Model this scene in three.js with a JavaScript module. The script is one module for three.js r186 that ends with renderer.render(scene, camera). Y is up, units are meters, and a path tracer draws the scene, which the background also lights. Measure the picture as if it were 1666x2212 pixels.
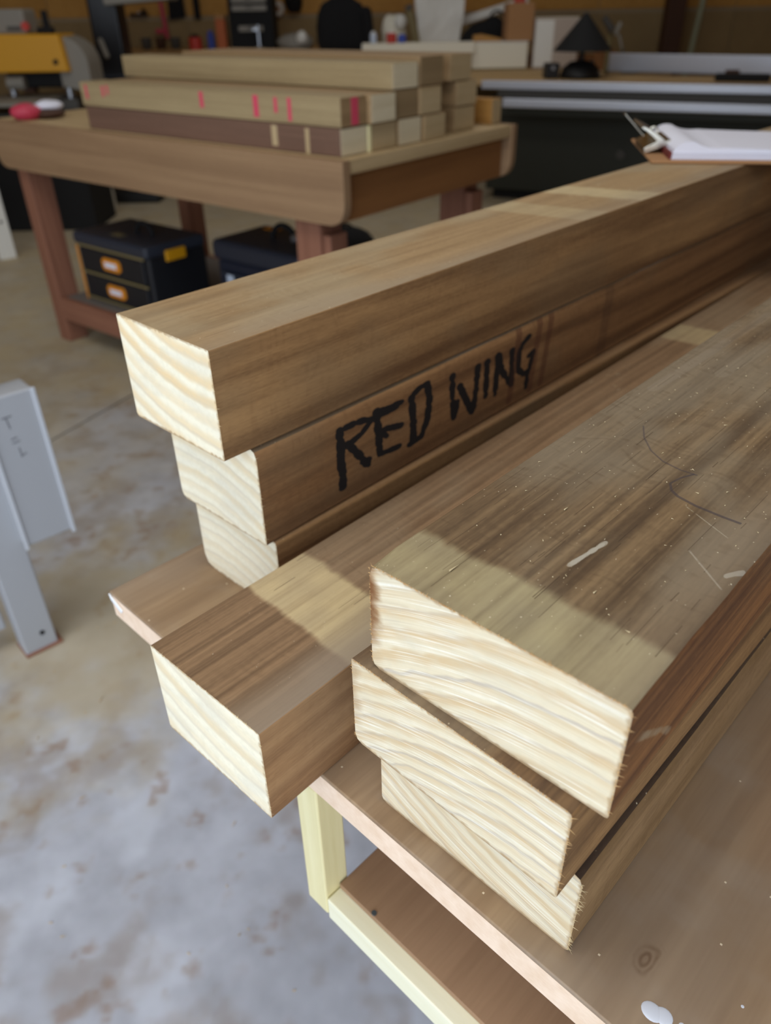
import * as THREE from 'three';
import { RoundedBoxGeometry } from 'three/addons/geometries/RoundedBoxGeometry.js';
import { mergeGeometries } from 'three/addons/utils/BufferGeometryUtils.js';
import { RectAreaLightUniformsLib } from 'three/addons/lights/RectAreaLightUniformsLib.js';

// ---------------------------------------------------------------- camera, sky, light, exposure
const scene = new THREE.Scene();
const renderer = new THREE.WebGLRenderer({ antialias: true });
renderer.toneMapping = THREE.LinearToneMapping;
renderer.toneMappingExposure = 1.0;
renderer.shadowMap.enabled = true;
const camera = new THREE.PerspectiveCamera(68.12, 1666 / 2212, 0.02, 60);
camera.position.set(0, 1.15, 0);
camera.rotation.set(-0.58569, 0, -0.01723, 'XYZ');
camera.focus = 0.45;
camera.userData.fStop = 6.6;
scene.add(camera);
scene.background = new THREE.Color().setRGB(0.62, 0.78, 1.0);
scene.backgroundIntensity = 0.6;

RectAreaLightUniformsLib.init();
// daylight through the open roller door behind and to the left of the photographer
const DOOR = { x0: -3.7, x1: 0.9, y1: 2.75, z: 1.25 };
const daylight = new THREE.RectAreaLight(new THREE.Color().setRGB(0.89, 0.97, 1.07), 1.85, DOOR.x1 - DOOR.x0, DOOR.y1 - 0.05);
daylight.position.set((DOOR.x0 + DOOR.x1) / 2, DOOR.y1 / 2 + 0.02, DOOR.z - 0.01);
daylight.lookAt((DOOR.x0 + DOOR.x1) / 2, DOOR.y1 / 2 + 0.02, -10);
daylight.name = 'daylight';
scene.add(daylight);
// two unseen overhead lights, added to brighten the tops and the floor
const TOP_FILL = [[-0.9, -0.35, 2.4, 1.1, 4.4], [0.2, -4.6, 2.6, 1.0, 1.9]];
for (const [x, z, w, d, k] of TOP_FILL) { const l = new THREE.RectAreaLight(new THREE.Color().setRGB(1.0, 0.985, 0.95), k, w, d); l.name = 'added_top_glow'; l.position.set(x, 3.36, z); l.lookAt(x, 0, z); scene.add(l); }

// ---------------------------------------------------------------- helpers
const V3 = (x, y, z) => new THREE.Vector3(x, y, z);
function rng(seed) { let s = seed >>> 0; return () => { s = (s + 0x6d2b79f5) | 0; let t = Math.imul(s ^ (s >>> 15), 1 | s); t = (t + Math.imul(t ^ (t >>> 7), 61 | t)) ^ t; return ((t ^ (t >>> 14)) >>> 0) / 4294967296; }; }
const TAB = new Float32Array(65536); { const r = rng(77); for (let i = 0; i < 65536; i++) TAB[i] = r(); }
const hsh = (x, y) => TAB[(Math.imul(x, 374761393) + Math.imul(y, 668265263) >>> 11) & 65535];
function vn(x, y) {
  const xi = Math.floor(x), yi = Math.floor(y); let fx = x - xi, fy = y - yi;
  fx = fx * fx * (3 - 2 * fx); fy = fy * fy * (3 - 2 * fy);
  const a = hsh(xi, yi), b = hsh(xi + 1, yi), c = hsh(xi, yi + 1), d = hsh(xi + 1, yi + 1);
  return a + (b - a) * fx + (c - a + (a - b - c + d) * fx) * fy;
}
const fbm = (x, y) => 0.5 * vn(x, y) + 0.27 * vn(x * 2.1 + 7, y * 2.1 + 3) + 0.15 * vn(x * 4.3 + 1, y * 4.3 + 9) + 0.08 * vn(x * 8.9, y * 8.9 + 5);
const sst = (a, b, x) => { let t = (x - a) / (b - a); t = t < 0 ? 0 : t > 1 ? 1 : t; return t * t * (3 - 2 * t); };
const mix3 = (a, b, t) => [a[0] + (b[0] - a[0]) * t, a[1] + (b[1] - a[1]) * t, a[2] + (b[2] - a[2]) * t];

const used = {};
function numbered(name) { const n = used[name] = (used[name] ?? -1) + 1; return n ? name + '_' + String(n).padStart(3, '0') : name; }
function tag(o, label, category, group) { o.userData.label = label; o.userData.category = category; if (group) o.userData.group = group; return o; }
function thing(name, label, category, pos = [0, 0, 0], turn = 0, group) {
  const o = new THREE.Group(); o.name = numbered(name); o.position.set(...pos); o.rotation.y = turn; scene.add(o);
  return tag(o, label, category, group);
}
function part(parent, name, geo, mat, pos, rot) {
  const m = new THREE.Mesh(geo, mat); m.name = name; m.castShadow = m.receiveShadow = true;
  if (pos) m.position.set(...pos); if (rot) m.rotation.set(...rot);
  parent.add(m); return m;
}
function struct(name, geo, mat, pos, rot) { const m = part(scene, name, geo, mat, pos, rot); m.userData.kind = 'structure'; return m; }
// uv in metres, the long side of every face along u
function metreUV(g, ox = 0, oy = 0) {
  const p = g.attributes.position, n = g.attributes.normal, uv = new Float32Array(p.count * 2);
  g.computeBoundingBox(); const s = g.boundingBox.getSize(V3()); const d = [s.x, s.y, s.z];
  for (let i = 0; i < p.count; i++) {
    const c = [p.getX(i), p.getY(i), p.getZ(i)], a = [Math.abs(n.getX(i)), Math.abs(n.getY(i)), Math.abs(n.getZ(i))];
    const k = a[0] >= a[1] && a[0] >= a[2] ? 0 : a[1] >= a[2] ? 1 : 2; let [e, f] = [0, 1, 2].filter((q) => q !== k);
    if (d[f] > d[e]) [e, f] = [f, e];
    uv[2 * i] = c[e] + ox; uv[2 * i + 1] = c[f] + oy + k * 0.37;
  }
  g.setAttribute('uv', new THREE.BufferAttribute(uv, 2)); return g;
}
let off = 0;
const box = (w, h, d, r = 0.003) => { off += 0.213; return metreUV(new RoundedBoxGeometry(w, h, d, 2, Math.min(r, w * 0.45, h * 0.45, d * 0.45)), off, off * 0.7); };
const cyl = (r0, r1, h, n = 24) => new THREE.CylinderGeometry(r0, r1, h, n);
const lathe = (pts, n = 32) => new THREE.LatheGeometry(pts.map(([x, y]) => new THREE.Vector2(x, y)), n);
function extrude(pts, depth, bevel = 0.003) {
  const s = new THREE.Shape(pts.map(([x, y]) => new THREE.Vector2(x, y)));
  return metreUV(new THREE.ExtrudeGeometry(s, { depth, bevelEnabled: bevel > 0, bevelSize: bevel, bevelThickness: bevel, bevelSegments: 2, curveSegments: 10 }));
}
const move = (g, x, y, z) => g.translate(x, y, z);

// ---------------------------------------------------------------- materials
function dataTex(w, h, fn, wrap = THREE.MirroredRepeatWrapping, srgb = true) {
  const d = new Uint8Array(w * h * 4);
  for (let j = 0, o = 0; j < h; j++) for (let i = 0; i < w; i++, o += 4) { const c = fn(i / w, j / h); d[o] = c[0]; d[o + 1] = c[1]; d[o + 2] = c[2]; d[o + 3] = 255; }
  const t = new THREE.DataTexture(d, w, h); t.wrapS = t.wrapT = wrap; t.magFilter = THREE.LinearFilter; t.minFilter = THREE.LinearFilter; if (srgb) t.colorSpace = THREE.SRGBColorSpace; t.needsUpdate = true; return t;
}
const std = (color, roughness = 0.6, more = {}) => new THREE.MeshStandardMaterial({ color, roughness, ...more });
// grain running along u; one tile is 1.2 m x 0.3 m
function woodMat(seed, dark, light, rough = 0.65, bump = 0.0004) {
  const t = dataTex(768, 384, (u, v) => {
    const a = u * 1.2, b = v * 0.3;
    const g = 0.5 * vn(a * 1.3 + seed, b * 70 + 3 * vn(a * 2 + seed, b * 9)) + 0.3 * vn(a * 6 + seed, b * 260) + 0.2 * vn(a * 60, b * 900 + seed);
    return mix3(dark, light, g * 0.75 + 0.25 * fbm(a * 3 + seed, b * 7));
  });
  t.repeat.set(1 / 1.2, 1 / 0.3);
  return new THREE.MeshStandardMaterial({ map: t, roughness: rough, bumpMap: t, bumpScale: bump });
}
const M = {
  tableTop: woodMat(3, [166, 140, 100], [214, 188, 144]),
  apron: woodMat(11, [130, 100, 72], [176, 144, 108]),
  apronSide: woodMat(15, [120, 78, 40], [164, 112, 62]),
  redLeg: woodMat(23, [116, 74, 56], [164, 114, 90]),
  stackPale: woodMat(31, [138, 118, 84], [186, 166, 126]),
  stackTan: woodMat(37, [132, 106, 72], [176, 146, 106]),
  stackDark: woodMat(43, [92, 68, 54], [134, 102, 84]),
  endPale: woodMat(51, [206, 190, 154], [236, 224, 194]),
  endBeige: woodMat(53, [172, 148, 108], [206, 184, 144]),
  endBrown: woodMat(57, [128, 106, 74], [160, 136, 100]),
  stripPine: woodMat(61, [222, 208, 150], [248, 240, 196], 0.55),
  stripTop: woodMat(67, [238, 232, 196], [252, 250, 226], 0.55),
  shelfPly: woodMat(71, [140, 108, 80], [176, 142, 110]),
  ochreBoard: woodMat(83, [150, 104, 46], [196, 146, 74]),
  sawPly: woodMat(91, [160, 128, 84], [206, 174, 124]),
  darkPost: woodMat(97, [58, 34, 20], [88, 54, 34]),
  black: std('#141416', 0.55), blackMatte: std('#0d0d0e', 0.85), blackGloss: std('#17181c', 0.35),
  navy: std('#2b303c', 0.5), navyDark: std('#14161c', 0.55), yellow: std('#d79a10', 0.5), amber: std('#d98a1e', 0.5),
  steel: std('#b9bcc2', 0.35, { metalness: 0.85 }), alu: std('#c4c7d0', 0.42, { metalness: 0.7 }), chrome: std('#d8d4c8', 0.2, { metalness: 1 }),
  white: std('#e4e2da', 0.6), whitePaint: std('#a9abaf', 0.5), whiteEdge: std('#c4c8ce', 0.5), grey: std('#8a857b', 0.6), greyDark: std('#4d4a45', 0.65),
  card: std('#a87c52', 0.85), cardTop: std('#b98c5e', 0.85), paper: std('#e6e6f2', 0.8), paperEdge: std('#dfe6fb', 0.8), cream: std('#e8e2cf', 0.75), mauve: std('#b6a79a', 0.8),
  red: std('#c0392b', 0.5), pinkRed: std('#c23a50', 0.55), blue: std('#3a4fa8', 0.5), paleBlue: std('#c6d3e6', 0.4), orange: std('#b35a24', 0.6), olive: std('#7c6f4a', 0.7), oliveGreen: std('#2a2c20', 0.6),
  fabricBlack: std('#101012', 0.95), plastic: std('#cfcabb', 0.4), pipe: std('#8d8e72', 0.5), paint: std('#d8dde8', 0.4), dustShelf: woodMat(101, [98, 92, 88], [128, 122, 116]),
};
function osbMat(seed, a, b) {
  const t = dataTex(512, 512, (u, v) => {
    const x = u * 1.2, y = v * 1.2, s = vn(x * 14 + seed, y * 14), th = s * 6.3, p = x * Math.cos(th) + y * Math.sin(th), q = -x * Math.sin(th) + y * Math.cos(th);
    return mix3(a, b, 0.6 * vn(p * 18, q * 70 + seed) + 0.4 * fbm(x * 4, y * 4));
  });
  t.repeat.set(1 / 1.2, 1 / 1.2); return new THREE.MeshStandardMaterial({ map: t, roughness: 0.8 });
}
M.osb = osbMat(5, [166, 116, 50], [220, 170, 92]);
M.board = osbMat(9, [130, 108, 72], [168, 142, 98]);
M.wallPlain = osbMat(13, [150, 132, 104], [176, 158, 128]);
// concrete with blotches, rusty specks and a fine cover of saw dust towards the back of the shop
const FL = { x0: -7, z0: -9.2, w: 13, d: 11.4 };
function floorTex(x0, z0, w, d, W, H) {
  const t = dataTex(W, H, (u, v) => {
    const x = x0 + u * w, z = z0 + v * d;
    const n = fbm(x * 2.2, z * 2.2), m = fbm(x * 11 + 4, z * 11), f = fbm(x * 38, z * 38 + 7);
    let c = mix3([142, 144, 152], [204, 208, 220], 0.4 * n + 0.35 * m + 0.35 * f);
    c = mix3(c, [214, 220, 232], sst(0.5, 0.78, fbm(x * 9 + 20, z * 9)) * 0.4);
    c = mix3(c, [132, 116, 104], sst(0.45, 0.75, fbm(x * 13 + 31, z * 13 + 8)) * 0.4);
    c = mix3(c, [120, 82, 54], sst(0.62, 0.8, fbm(x * 24 + 3, z * 24 + 50)) * 0.35);
    const dust = sst(-1.0, -3.4, z + 0.55 * (n - 0.5) * 4 + x * 0.25) * (0.5 + 0.4 * m) + 0.6 * sst(0.42, 0.1, Math.hypot((x + 0.62) * 1.0, (z + 1.3) * 0.8) + 0.35 * (m - 0.5));
    return mix3(c, [188, 168, 126], Math.min(0.85, dust));
  }, THREE.ClampToEdgeWrapping);
  return t;
}

// ---------------------------------------------------------------- sawn timber, drawn in its own coordinates (along, across)
const LB = 2.0, SPLIT = 0.6;
const uOf = (a, L) => a < SPLIT ? (a / SPLIT) * 0.75 : 0.75 + ((a - SPLIT) / (L - SPLIT)) * 0.25;
const aOf = (u, L) => u < 0.75 ? (u / 0.75) * SPLIT : SPLIT + ((u - 0.75) / 0.25) * (L - SPLIT);
const TOPV = 0.62;
function timberTexture(o) {
  const W = 2048, H = 1024, cv = document.createElement('canvas'); cv.width = W; cv.height = H;
  const cx = cv.getContext('2d'), img = cx.createImageData(W, H), d = img.data, s = o.seed * 13.7, jt = Math.round(TOPV * H);
  for (let j = 0, k = 0; j < H; j++) {
    const top = j < jt, b = top ? (j / jt) * o.w : ((j - jt) / (H - jt)) * o.h, P = top ? o.top : o.front, ss = top ? s : s + 40;
    for (let i = 0; i < W; i++, k += 4) {
      const a = aOf((i + 0.5) / W, LB);
      const warp = 2.2 * vn(a * 2.1 + ss, b * 14 + ss);
      const g = 0.46 * vn(a * 0.9 + ss, b * P.freq + warp) + 0.26 * vn(a * 4 + ss, b * P.freq * 3.1 + warp) + 0.16 * vn(a * 22, b * 900 + ss) + 0.12 * vn(a * 260 + ss, b * 900);
      let c = mix3(P.dark, P.light, sst(0.06, 0.94, g));
      const m = fbm(a * 6 + ss, b * 13 + ss);
      c = mix3(c, P.grey, sst(0.44, 0.72, m) * P.weather);
      c = mix3(c, P.dark, sst(0.5, 0.85, fbm(a * 3 + 60 + ss, b * 20)) * 0.28);
      if (P.saw) { const q = vn(a * 330 + 9 * vn(a * 30, b * 30), b * 45 + ss) * 0.6 + 0.4 * vn(a * 90, b * 300); c = mix3(c, P.dark, sst(0.55, 0.9, q) * P.saw); }
      if (P.bands) for (const [a0, a1, sl, col, amt] of P.bands) {
        const e = 0.006 * (fbm(b * 90 + ss, a * 60) - 0.5), p = a + sl * b + e, w = sst(a0 - 0.003, a0 + 0.003, p) * (1 - sst(a1 - 0.004, a1 + 0.004, p));
        if (w > 0) c = mix3(c, mix3(col, P.grey, 0.35 * vn(a * 60, b * 60)), w * amt * (0.7 + 0.5 * g));
      }
      if (P.edge) { const e = top ? sst(o.w - 0.045, o.w, b + 0.03 * (m - 0.5)) : 0; c = mix3(c, [150, 134, 116], e * P.edge); }
      d[k] = c[0]; d[k + 1] = c[1]; d[k + 2] = c[2]; d[k + 3] = 255;
    }
  }
  cx.putImageData(img, 0, 0);
  const X = (a) => uOf(a, LB) * W, Y = (b, f) => f ? jt + (b / o.h) * (H - jt) : (b / o.w) * jt, r = rng(o.seed + 5);
  // short dark checks along the grain and pale specks of saw dust
  cx.lineCap = 'round';
  for (let i = 0; i < (o.checks ?? 60); i++) { const a = r() * 0.75, b = r() * o.w, l = 0.006 + r() * 0.03; cx.strokeStyle = 'rgba(58,40,24,' + (0.25 + 0.4 * r()) + ')'; cx.lineWidth = 0.8 + 1.2 * r(); cx.beginPath(); cx.moveTo(X(a), Y(b)); cx.lineTo(X(a + l), Y(b + (r() - 0.5) * 0.0006)); cx.stroke(); }
  for (let i = 0; i < (o.specks ?? 240); i++) { const a = r() * 0.7, b = r() * o.w; cx.fillStyle = 'rgba(236,222,190,' + (0.35 + 0.6 * r()) + ')'; cx.beginPath(); cx.ellipse(X(a), Y(b), 0.6 + 1.8 * r(), 0.5 + 1.0 * r(), r() * 3, 0, 6.3); cx.fill(); }
  for (let i = 0; i < (o.specks ?? 240) / 4; i++) { const a = r() * 0.6, b = r() * o.h; cx.fillStyle = 'rgba(206,170,120,' + (0.2 + 0.5 * r()) + ')'; cx.beginPath(); cx.ellipse(X(a), Y(b, 1), 0.5 + 1.2 * r(), 0.5 + 0.6 * r(), 0, 0, 6.3); cx.fill(); }
  const line = (pts, f, color, width, wob = 0) => {
    if (wob < 0.45) { cx.strokeStyle = color; cx.lineWidth = width * 2560; cx.lineJoin = 'round'; cx.beginPath(); pts.forEach(([a, b], i) => (i ? cx.lineTo(X(a), Y(b, f)) : cx.moveTo(X(a), Y(b, f)))); cx.stroke(); return; }   // a marker stroke given in metres along and across
    for (let i = 0; i + 1 < pts.length; i++) {
      const [a0, b0] = pts[i], [a1, b1] = pts[i + 1], n = Math.max(2, Math.round(Math.hypot(a1 - a0, b1 - b0) / 0.0012));
      for (let q = 0; q < n; q++) {
        if (r() < 0.1) continue;
        const t0 = q / n, t1 = (q + 1.4) / n, w = width * (1 + wob * (r() - 0.5));
        cx.strokeStyle = color; cx.lineWidth = w * 2560; cx.beginPath();
        cx.moveTo(X(a0 + (a1 - a0) * t0), Y(b0 + (b1 - b0) * t0, f)); cx.lineTo(X(a0 + (a1 - a0) * t1), Y(b0 + (b1 - b0) * t1, f)); cx.stroke();
      }
    }
  };
  if (o.draw) o.draw(line);
  const t = new THREE.CanvasTexture(cv); t.colorSpace = THREE.SRGBColorSpace; t.magFilter = THREE.LinearFilter; t.minFilter = THREE.LinearFilter; t.wrapS = t.wrapT = THREE.ClampToEdgeWrapping; return t;
}
// growth rings round a pith that may lie outside the section, plus the arcs left by the saw
function endTexture(o) {
  const W = 1024, H = 512, e = o.end, s = o.seed * 3.1;
  return dataTex(W, H, (u, v) => {
    const x = u * o.w, y = (1 - v) * o.h;   // metres from the top left corner, y down
    const dx = x - e.px, dy = y - e.py, rr = Math.hypot(dx, dy) + 0.0035 * (fbm(x * 30 + s, y * 30) - 0.5) * (e.wave ?? 1) + 0.0016 * (vn(x * 120 + s, y * 120) - 0.5);
    const ph = rr / e.ring + s, f = ph - Math.floor(ph), k = Math.floor(ph);
    const late = sst(0.12, 0.58, f) * (1 - sst(0.72, 1.0, f)) * (0.4 + 0.6 * hsh(k, o.seed)), rim = sst(0.62, 0.8, f) * (1 - sst(0.82, 0.96, f)) * hsh(k + 7, o.seed);
    let c = mix3(e.early ?? [248, 240, 214], e.late ?? [226, 198, 150], late * (e.contrast ?? 0.8));
    c = mix3(c, [186, 176, 164], rim * (e.rim ?? 0.25));
    const sx = x - (e.sx ?? 0.05), sy = y - (e.sy ?? 0.9), sr = Math.hypot(sx, sy), sc = vn(sr * 2100, Math.atan2(sy, sx) * 9 + s) * 0.55 + 0.25 * vn(sr * 4600 + s, Math.atan2(sy, sx) * 22) + 0.2 * fbm(x * 30 + s, y * 40);
    c = mix3(c, [255, 251, 238], sst(0.52, 0.85, sc) * (e.saw ?? 0.5)); c = mix3(c, [196, 178, 148], sst(0.45, 0.15, sc) * (e.saw ?? 0.5) * 0.45);
    c = mix3(c, [206, 202, 190], sst(0.5, 0.8, fbm(x * 25 + 9 + s, y * 60)) * 0.22);
    const edge = Math.min(y, o.w - x, o.h - y); c = mix3(c, [150, 116, 76], sst(0.0028, 0, edge + 0.002 * (vn(x * 400, y * 400) - 0.5)) * 0.6);
    const burn = sst(0.011, 0, x + 0.010 * (fbm(y * 160 + s, x * 50) - 0.35)); c = mix3(c, [128, 84, 46], burn * (e.burn ?? 0.25) * (1 - sst(0.45, 1, y / o.h)));
    return mix3(c, [214, 206, 178], sst(0.35, 0.75, fbm(x * 300, y * 300 + s)) * 0.16);
  }, THREE.ClampToEdgeWrapping);
}
// A sawn beam: four faces with their own worn edges and two cut ends. x to the right, y up, the beam runs along -z.
function timberGeometry(o) {
  const { w, h, ch } = o, L = LB, st = [0, 0.0015]; for (let a = 0.02; a < 0.8; a += 0.02) st.push(a); st.push(SPLIT); for (let a = 0.9; a < L; a += 0.1) st.push(a); st.push(L); st.sort((p, q) => p - q);
  const n = st.length, corners = [[0, h, 1, -1], [w, h, -1, -1], [w, 0, -1, 1], [0, 0, 1, 1]];   // TL TR BR BL with the inward directions
  const cs = st.map((a) => ch.map((c, k) => Math.max(0.0006, c * (0.72 + 0.6 * fbm(a * 14 + k * 9 + o.seed, o.seed)) + (o.nicks ?? []).reduce((m, [kk, at, len, dep]) => kk === k ? m + dep * Math.max(0, 1 - Math.abs(a - at) / len) : m, 0))));
  const P = [], N = [], U = [], I = [];
  for (let f = 0; f < 4; f++) {           // strips: top TL-TR, right TR-BR, bottom BR-BL, left BL-TL
    const A = corners[f], B = corners[(f + 1) % 4], fn = [[0, 1], [1, 0], [0, -1], [-1, 0]][f], dir = [[1, 0], [0, -1], [-1, 0], [0, 1]][f], b0 = P.length / 3;
    const pn = [[-1, 0], [0, 1], [1, 0], [0, -1]][f], nn = [[1, 0], [0, -1], [-1, 0], [0, 1]][f];
    for (let i = 0; i < n; i++) {
      const ca = cs[i][f], cb = cs[i][(f + 1) % 4], q = 0.293;
      const pts = [[A[0] + A[2] * ca * q, A[1] + A[3] * ca * q, pn], [A[0] + dir[0] * ca, A[1] + dir[1] * ca, null], [B[0] - dir[0] * cb, B[1] - dir[1] * cb, null], [B[0] + B[2] * cb * q, B[1] + B[3] * cb * q, nn]];
      for (const [x, y, e] of pts) {
        P.push(x, y, -st[i]);
        const nx = fn[0] + (e ? e[0] : 0), ny = fn[1] + (e ? e[1] : 0), l = Math.hypot(nx, ny); N.push(nx / l, ny / l, 0);
        const vv = f === 0 ? (x / w) * TOPV : f === 1 ? TOPV + 0.002 + (1 - y / h) * (1 - TOPV - 0.003) : f === 2 ? (1 - x / w) * TOPV : TOPV + 0.002 + (y / h) * (1 - TOPV - 0.003);
        U.push(uOf(f < 2 ? st[i] : L - st[i], L), 1 - Math.min(0.999, Math.max(0.001, vv)));
      }
    }
    for (let i = 0; i + 1 < n; i++) for (let k = 0; k < 3; k++) { const p = b0 + i * 4 + k; I.push(p, p + 1, p + 4, p + 1, p + 5, p + 4); }
  }
  const body = new THREE.BufferGeometry(); body.setAttribute('position', new THREE.Float32BufferAttribute(P, 3)); body.setAttribute('normal', new THREE.Float32BufferAttribute(N, 3)); body.setAttribute('uv', new THREE.Float32BufferAttribute(U, 2)); body.setIndex(I);
  const ring = (i) => { const r = []; for (let f = 0; f < 4; f++) { const A = corners[f], c = cs[i][f], dir = [[1, 0], [0, -1], [-1, 0], [0, 1]][f], pd = [[0, 1], [1, 0], [0, -1], [-1, 0]][f]; r.push([A[0] - pd[0] * c, A[1] - pd[1] * c], [A[0] + A[2] * c * 0.293, A[1] + A[3] * c * 0.293], [A[0] + dir[0] * c, A[1] + dir[1] * c]); } return r; };
  const EP = [], EN = [], EU = [], EI = [];
  for (const [i, sgn] of [[0, 1], [n - 1, -1]]) {
    const r = ring(i), b0 = EP.length / 3; EP.push(w / 2, h / 2, -st[i]); EN.push(0, 0, sgn); EU.push(0.5, 0.5);
    for (const [x, y] of r) { EP.push(x, y, -st[i]); EN.push(0, 0, sgn); EU.push(x / w, y / h); }
    for (let k = 0; k < r.length; k++) { const p = b0 + 1 + k, q = b0 + 1 + (k + 1) % r.length; sgn > 0 ? EI.push(b0, q, p) : EI.push(b0, p, q); }
  }
  const end = new THREE.BufferGeometry(); end.setAttribute('position', new THREE.Float32BufferAttribute(EP, 3)); end.setAttribute('normal', new THREE.Float32BufferAttribute(EN, 3)); end.setAttribute('uv', new THREE.Float32BufferAttribute(EU, 2)); end.setIndex(EI);
  return { body, end };
}
const fibreMat = std('#d2ab74', 0.8), fibrePale = std('#e6cf9f', 0.8);
// torn fibres standing out along a cut edge; each is a thin four-sided sliver
function sliver(p, dir, len, rad) {
  const g = new THREE.ConeGeometry(rad, len, 4, 1); g.translate(0, len / 2, 0); g.applyQuaternion(new THREE.Quaternion().setFromUnitVectors(V3(0, 1, 0), dir.clone().normalize())); g.translate(p.x, p.y, p.z); return g;
}
function fringe(parent, o) {
  const r = rng(o.seed * 91 + 3), gs = [];
  for (const [edge, n, lmax] of o.fringe) for (let i = 0; i < n; i++) {
    const t = r(), len = 0.0008 + lmax * Math.pow(r(), 2.6), q = (k) => (r() - 0.5) * k;
    if (edge === 'top') gs.push(sliver(V3(0.002 + t * (o.w - 0.004), o.h - 0.0006, 0.0002), V3(q(1.2), 0.5 + r(), q(1.6) + 0.3), len, 0.00014 + r() * 0.00016));
    if (edge === 'right') gs.push(sliver(V3(o.w - 0.0006, 0.002 + t * (o.h - 0.004), 0.0002), V3(0.6 + r(), q(0.9), q(1.4)), len, 0.00012 + r() * 0.00012));
    if (edge === 'left') gs.push(sliver(V3(0.0004, 0.002 + t * (o.h - 0.004), 0.0002), V3(-0.6 - r(), q(0.9), q(1.4)), len, 0.0002 + r() * 0.0001));
  }
  const m = part(parent, 'torn_fibre', mergeGeometries(gs), o.fringeDark ? fibreMat : fibrePale); m.userData.kind = 'stuff';
}
function makeTimber(o) {
  const t = thing('timber_beam', o.label, 'timber beam', o.pos, -o.yaw, o.group);
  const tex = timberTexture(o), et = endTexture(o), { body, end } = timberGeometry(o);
  part(t, 'sawn_faces', body, new THREE.MeshStandardMaterial({ map: tex, bumpMap: tex, bumpScale: o.bump ?? 0.0006, roughness: 0.78 }));
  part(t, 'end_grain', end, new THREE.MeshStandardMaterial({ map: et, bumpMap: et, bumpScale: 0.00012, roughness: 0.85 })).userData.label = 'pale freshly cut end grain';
  if (o.fringe) fringe(t, o);
  return t;
}

// ---------------------------------------------------------------- room shell
const ROOM = { x0: -7, x1: 6, z0: -8.6, z1: DOOR.z, h: 3.4 };
{
  // the floor: two cast slabs with a recessed joint
  const f = new THREE.Group(); f.name = 'floor'; f.userData.kind = 'structure'; scene.add(f);
  const A = V3(-1.086, 0, -2.177), B = V3(-0.927, 0, -2.495), dir = B.clone().sub(A).normalize(), sx = (z) => A.x + (dir.x / dir.z) * (z - A.z);
  const z0 = -9.2, z1 = 3.2, x0 = -7.6, x1 = 6.6, gap = 0.006, t = 0.12;
  const ft = floorTex(x0, z0, x1 - x0, z1 - z0, 2048, 2048), fm = new THREE.MeshStandardMaterial({ map: ft, roughness: 0.62, bumpMap: ft, bumpScale: 0.0008 });
  const slab = (pts) => {
    const g = new THREE.ExtrudeGeometry(new THREE.Shape(pts.map(([x, z]) => new THREE.Vector2(x, -z))), { depth: t, bevelEnabled: false }); g.rotateX(-Math.PI / 2); g.translate(0, -t, 0);
    const p = g.attributes.position, uv = g.attributes.uv; for (let i = 0; i < p.count; i++) uv.setXY(i, (p.getX(i) - x0) / (x1 - x0), (p.getZ(i) - z0) / (z1 - z0)); return g;
  };
  part(f, 'slab', slab([[x0, z0], [sx(z0) - gap, z0], [sx(z1) - gap, z1], [x0, z1]]), fm);
  part(f, 'slab_001', slab([[sx(z0) + gap, z0], [x1, z0], [x1, z1], [sx(z1) + gap, z1]]), fm);
  part(f, 'joint_filler', new THREE.BoxGeometry(x1 - x0, 0.02, z1 - z0), std('#5a4030', 0.9), [(x0 + x1) / 2, -0.014 - t + 0.11, (z0 + z1) / 2]);
}
const H = ROOM.h, T = 0.2;
struct('wall_back', box(ROOM.x1 - ROOM.x0 + 2 * T, H, T, 0.002), M.wallPlain, [(ROOM.x0 + ROOM.x1) / 2, H / 2, ROOM.z0 - T / 2]);
struct('wall_left', box(T, H, ROOM.z1 - ROOM.z0 + 2 * T, 0.002), M.osb, [ROOM.x0 - T / 2, H / 2, (ROOM.z0 + ROOM.z1) / 2]);
struct('wall_right', box(T, H, ROOM.z1 - ROOM.z0 + 2 * T, 0.002), M.osb, [ROOM.x1 + T / 2, H / 2, (ROOM.z0 + ROOM.z1) / 2]);
{
  const s = new THREE.Shape(); s.moveTo(ROOM.x0, 0); s.lineTo(DOOR.x0, 0); s.lineTo(DOOR.x0, DOOR.y1); s.lineTo(DOOR.x1, DOOR.y1); s.lineTo(DOOR.x1, 0); s.lineTo(ROOM.x1, 0); s.lineTo(ROOM.x1, H); s.lineTo(ROOM.x0, H); s.closePath();
  struct('wall_front', metreUV(new THREE.ExtrudeGeometry(s, { depth: T, bevelEnabled: false })), M.osb, [0, 0, ROOM.z1]);
}
struct('ceiling', box(ROOM.x1 - ROOM.x0 + 2 * T, 0.12, ROOM.z1 - ROOM.z0 + 2 * T, 0.002), M.wallPlain, [(ROOM.x0 + ROOM.x1) / 2, H + 0.06, (ROOM.z0 + ROOM.z1) / 2]);
{
  // sheets of board on the back wall: ochre above, brown below, thin open joints
  const w = scene.getObjectByName('wall_back');
  for (let i = 0; i < 10; i++) {
    const x = ROOM.x0 + 0.65 + i * 1.3;
    part(w, numbered('wall_panel'), box(1.292, 2.2, 0.012, 0.002), M.osb, [x - (ROOM.x0 + ROOM.x1) / 2, 1.125 + 1.1 - H / 2, T / 2 + 0.007]);
    part(w, numbered('wall_panel'), box(1.292, 1.09, 0.012, 0.002), M.board, [x - (ROOM.x0 + ROOM.x1) / 2, 0.55 - H / 2, T / 2 + 0.007]);
  }
}

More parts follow.
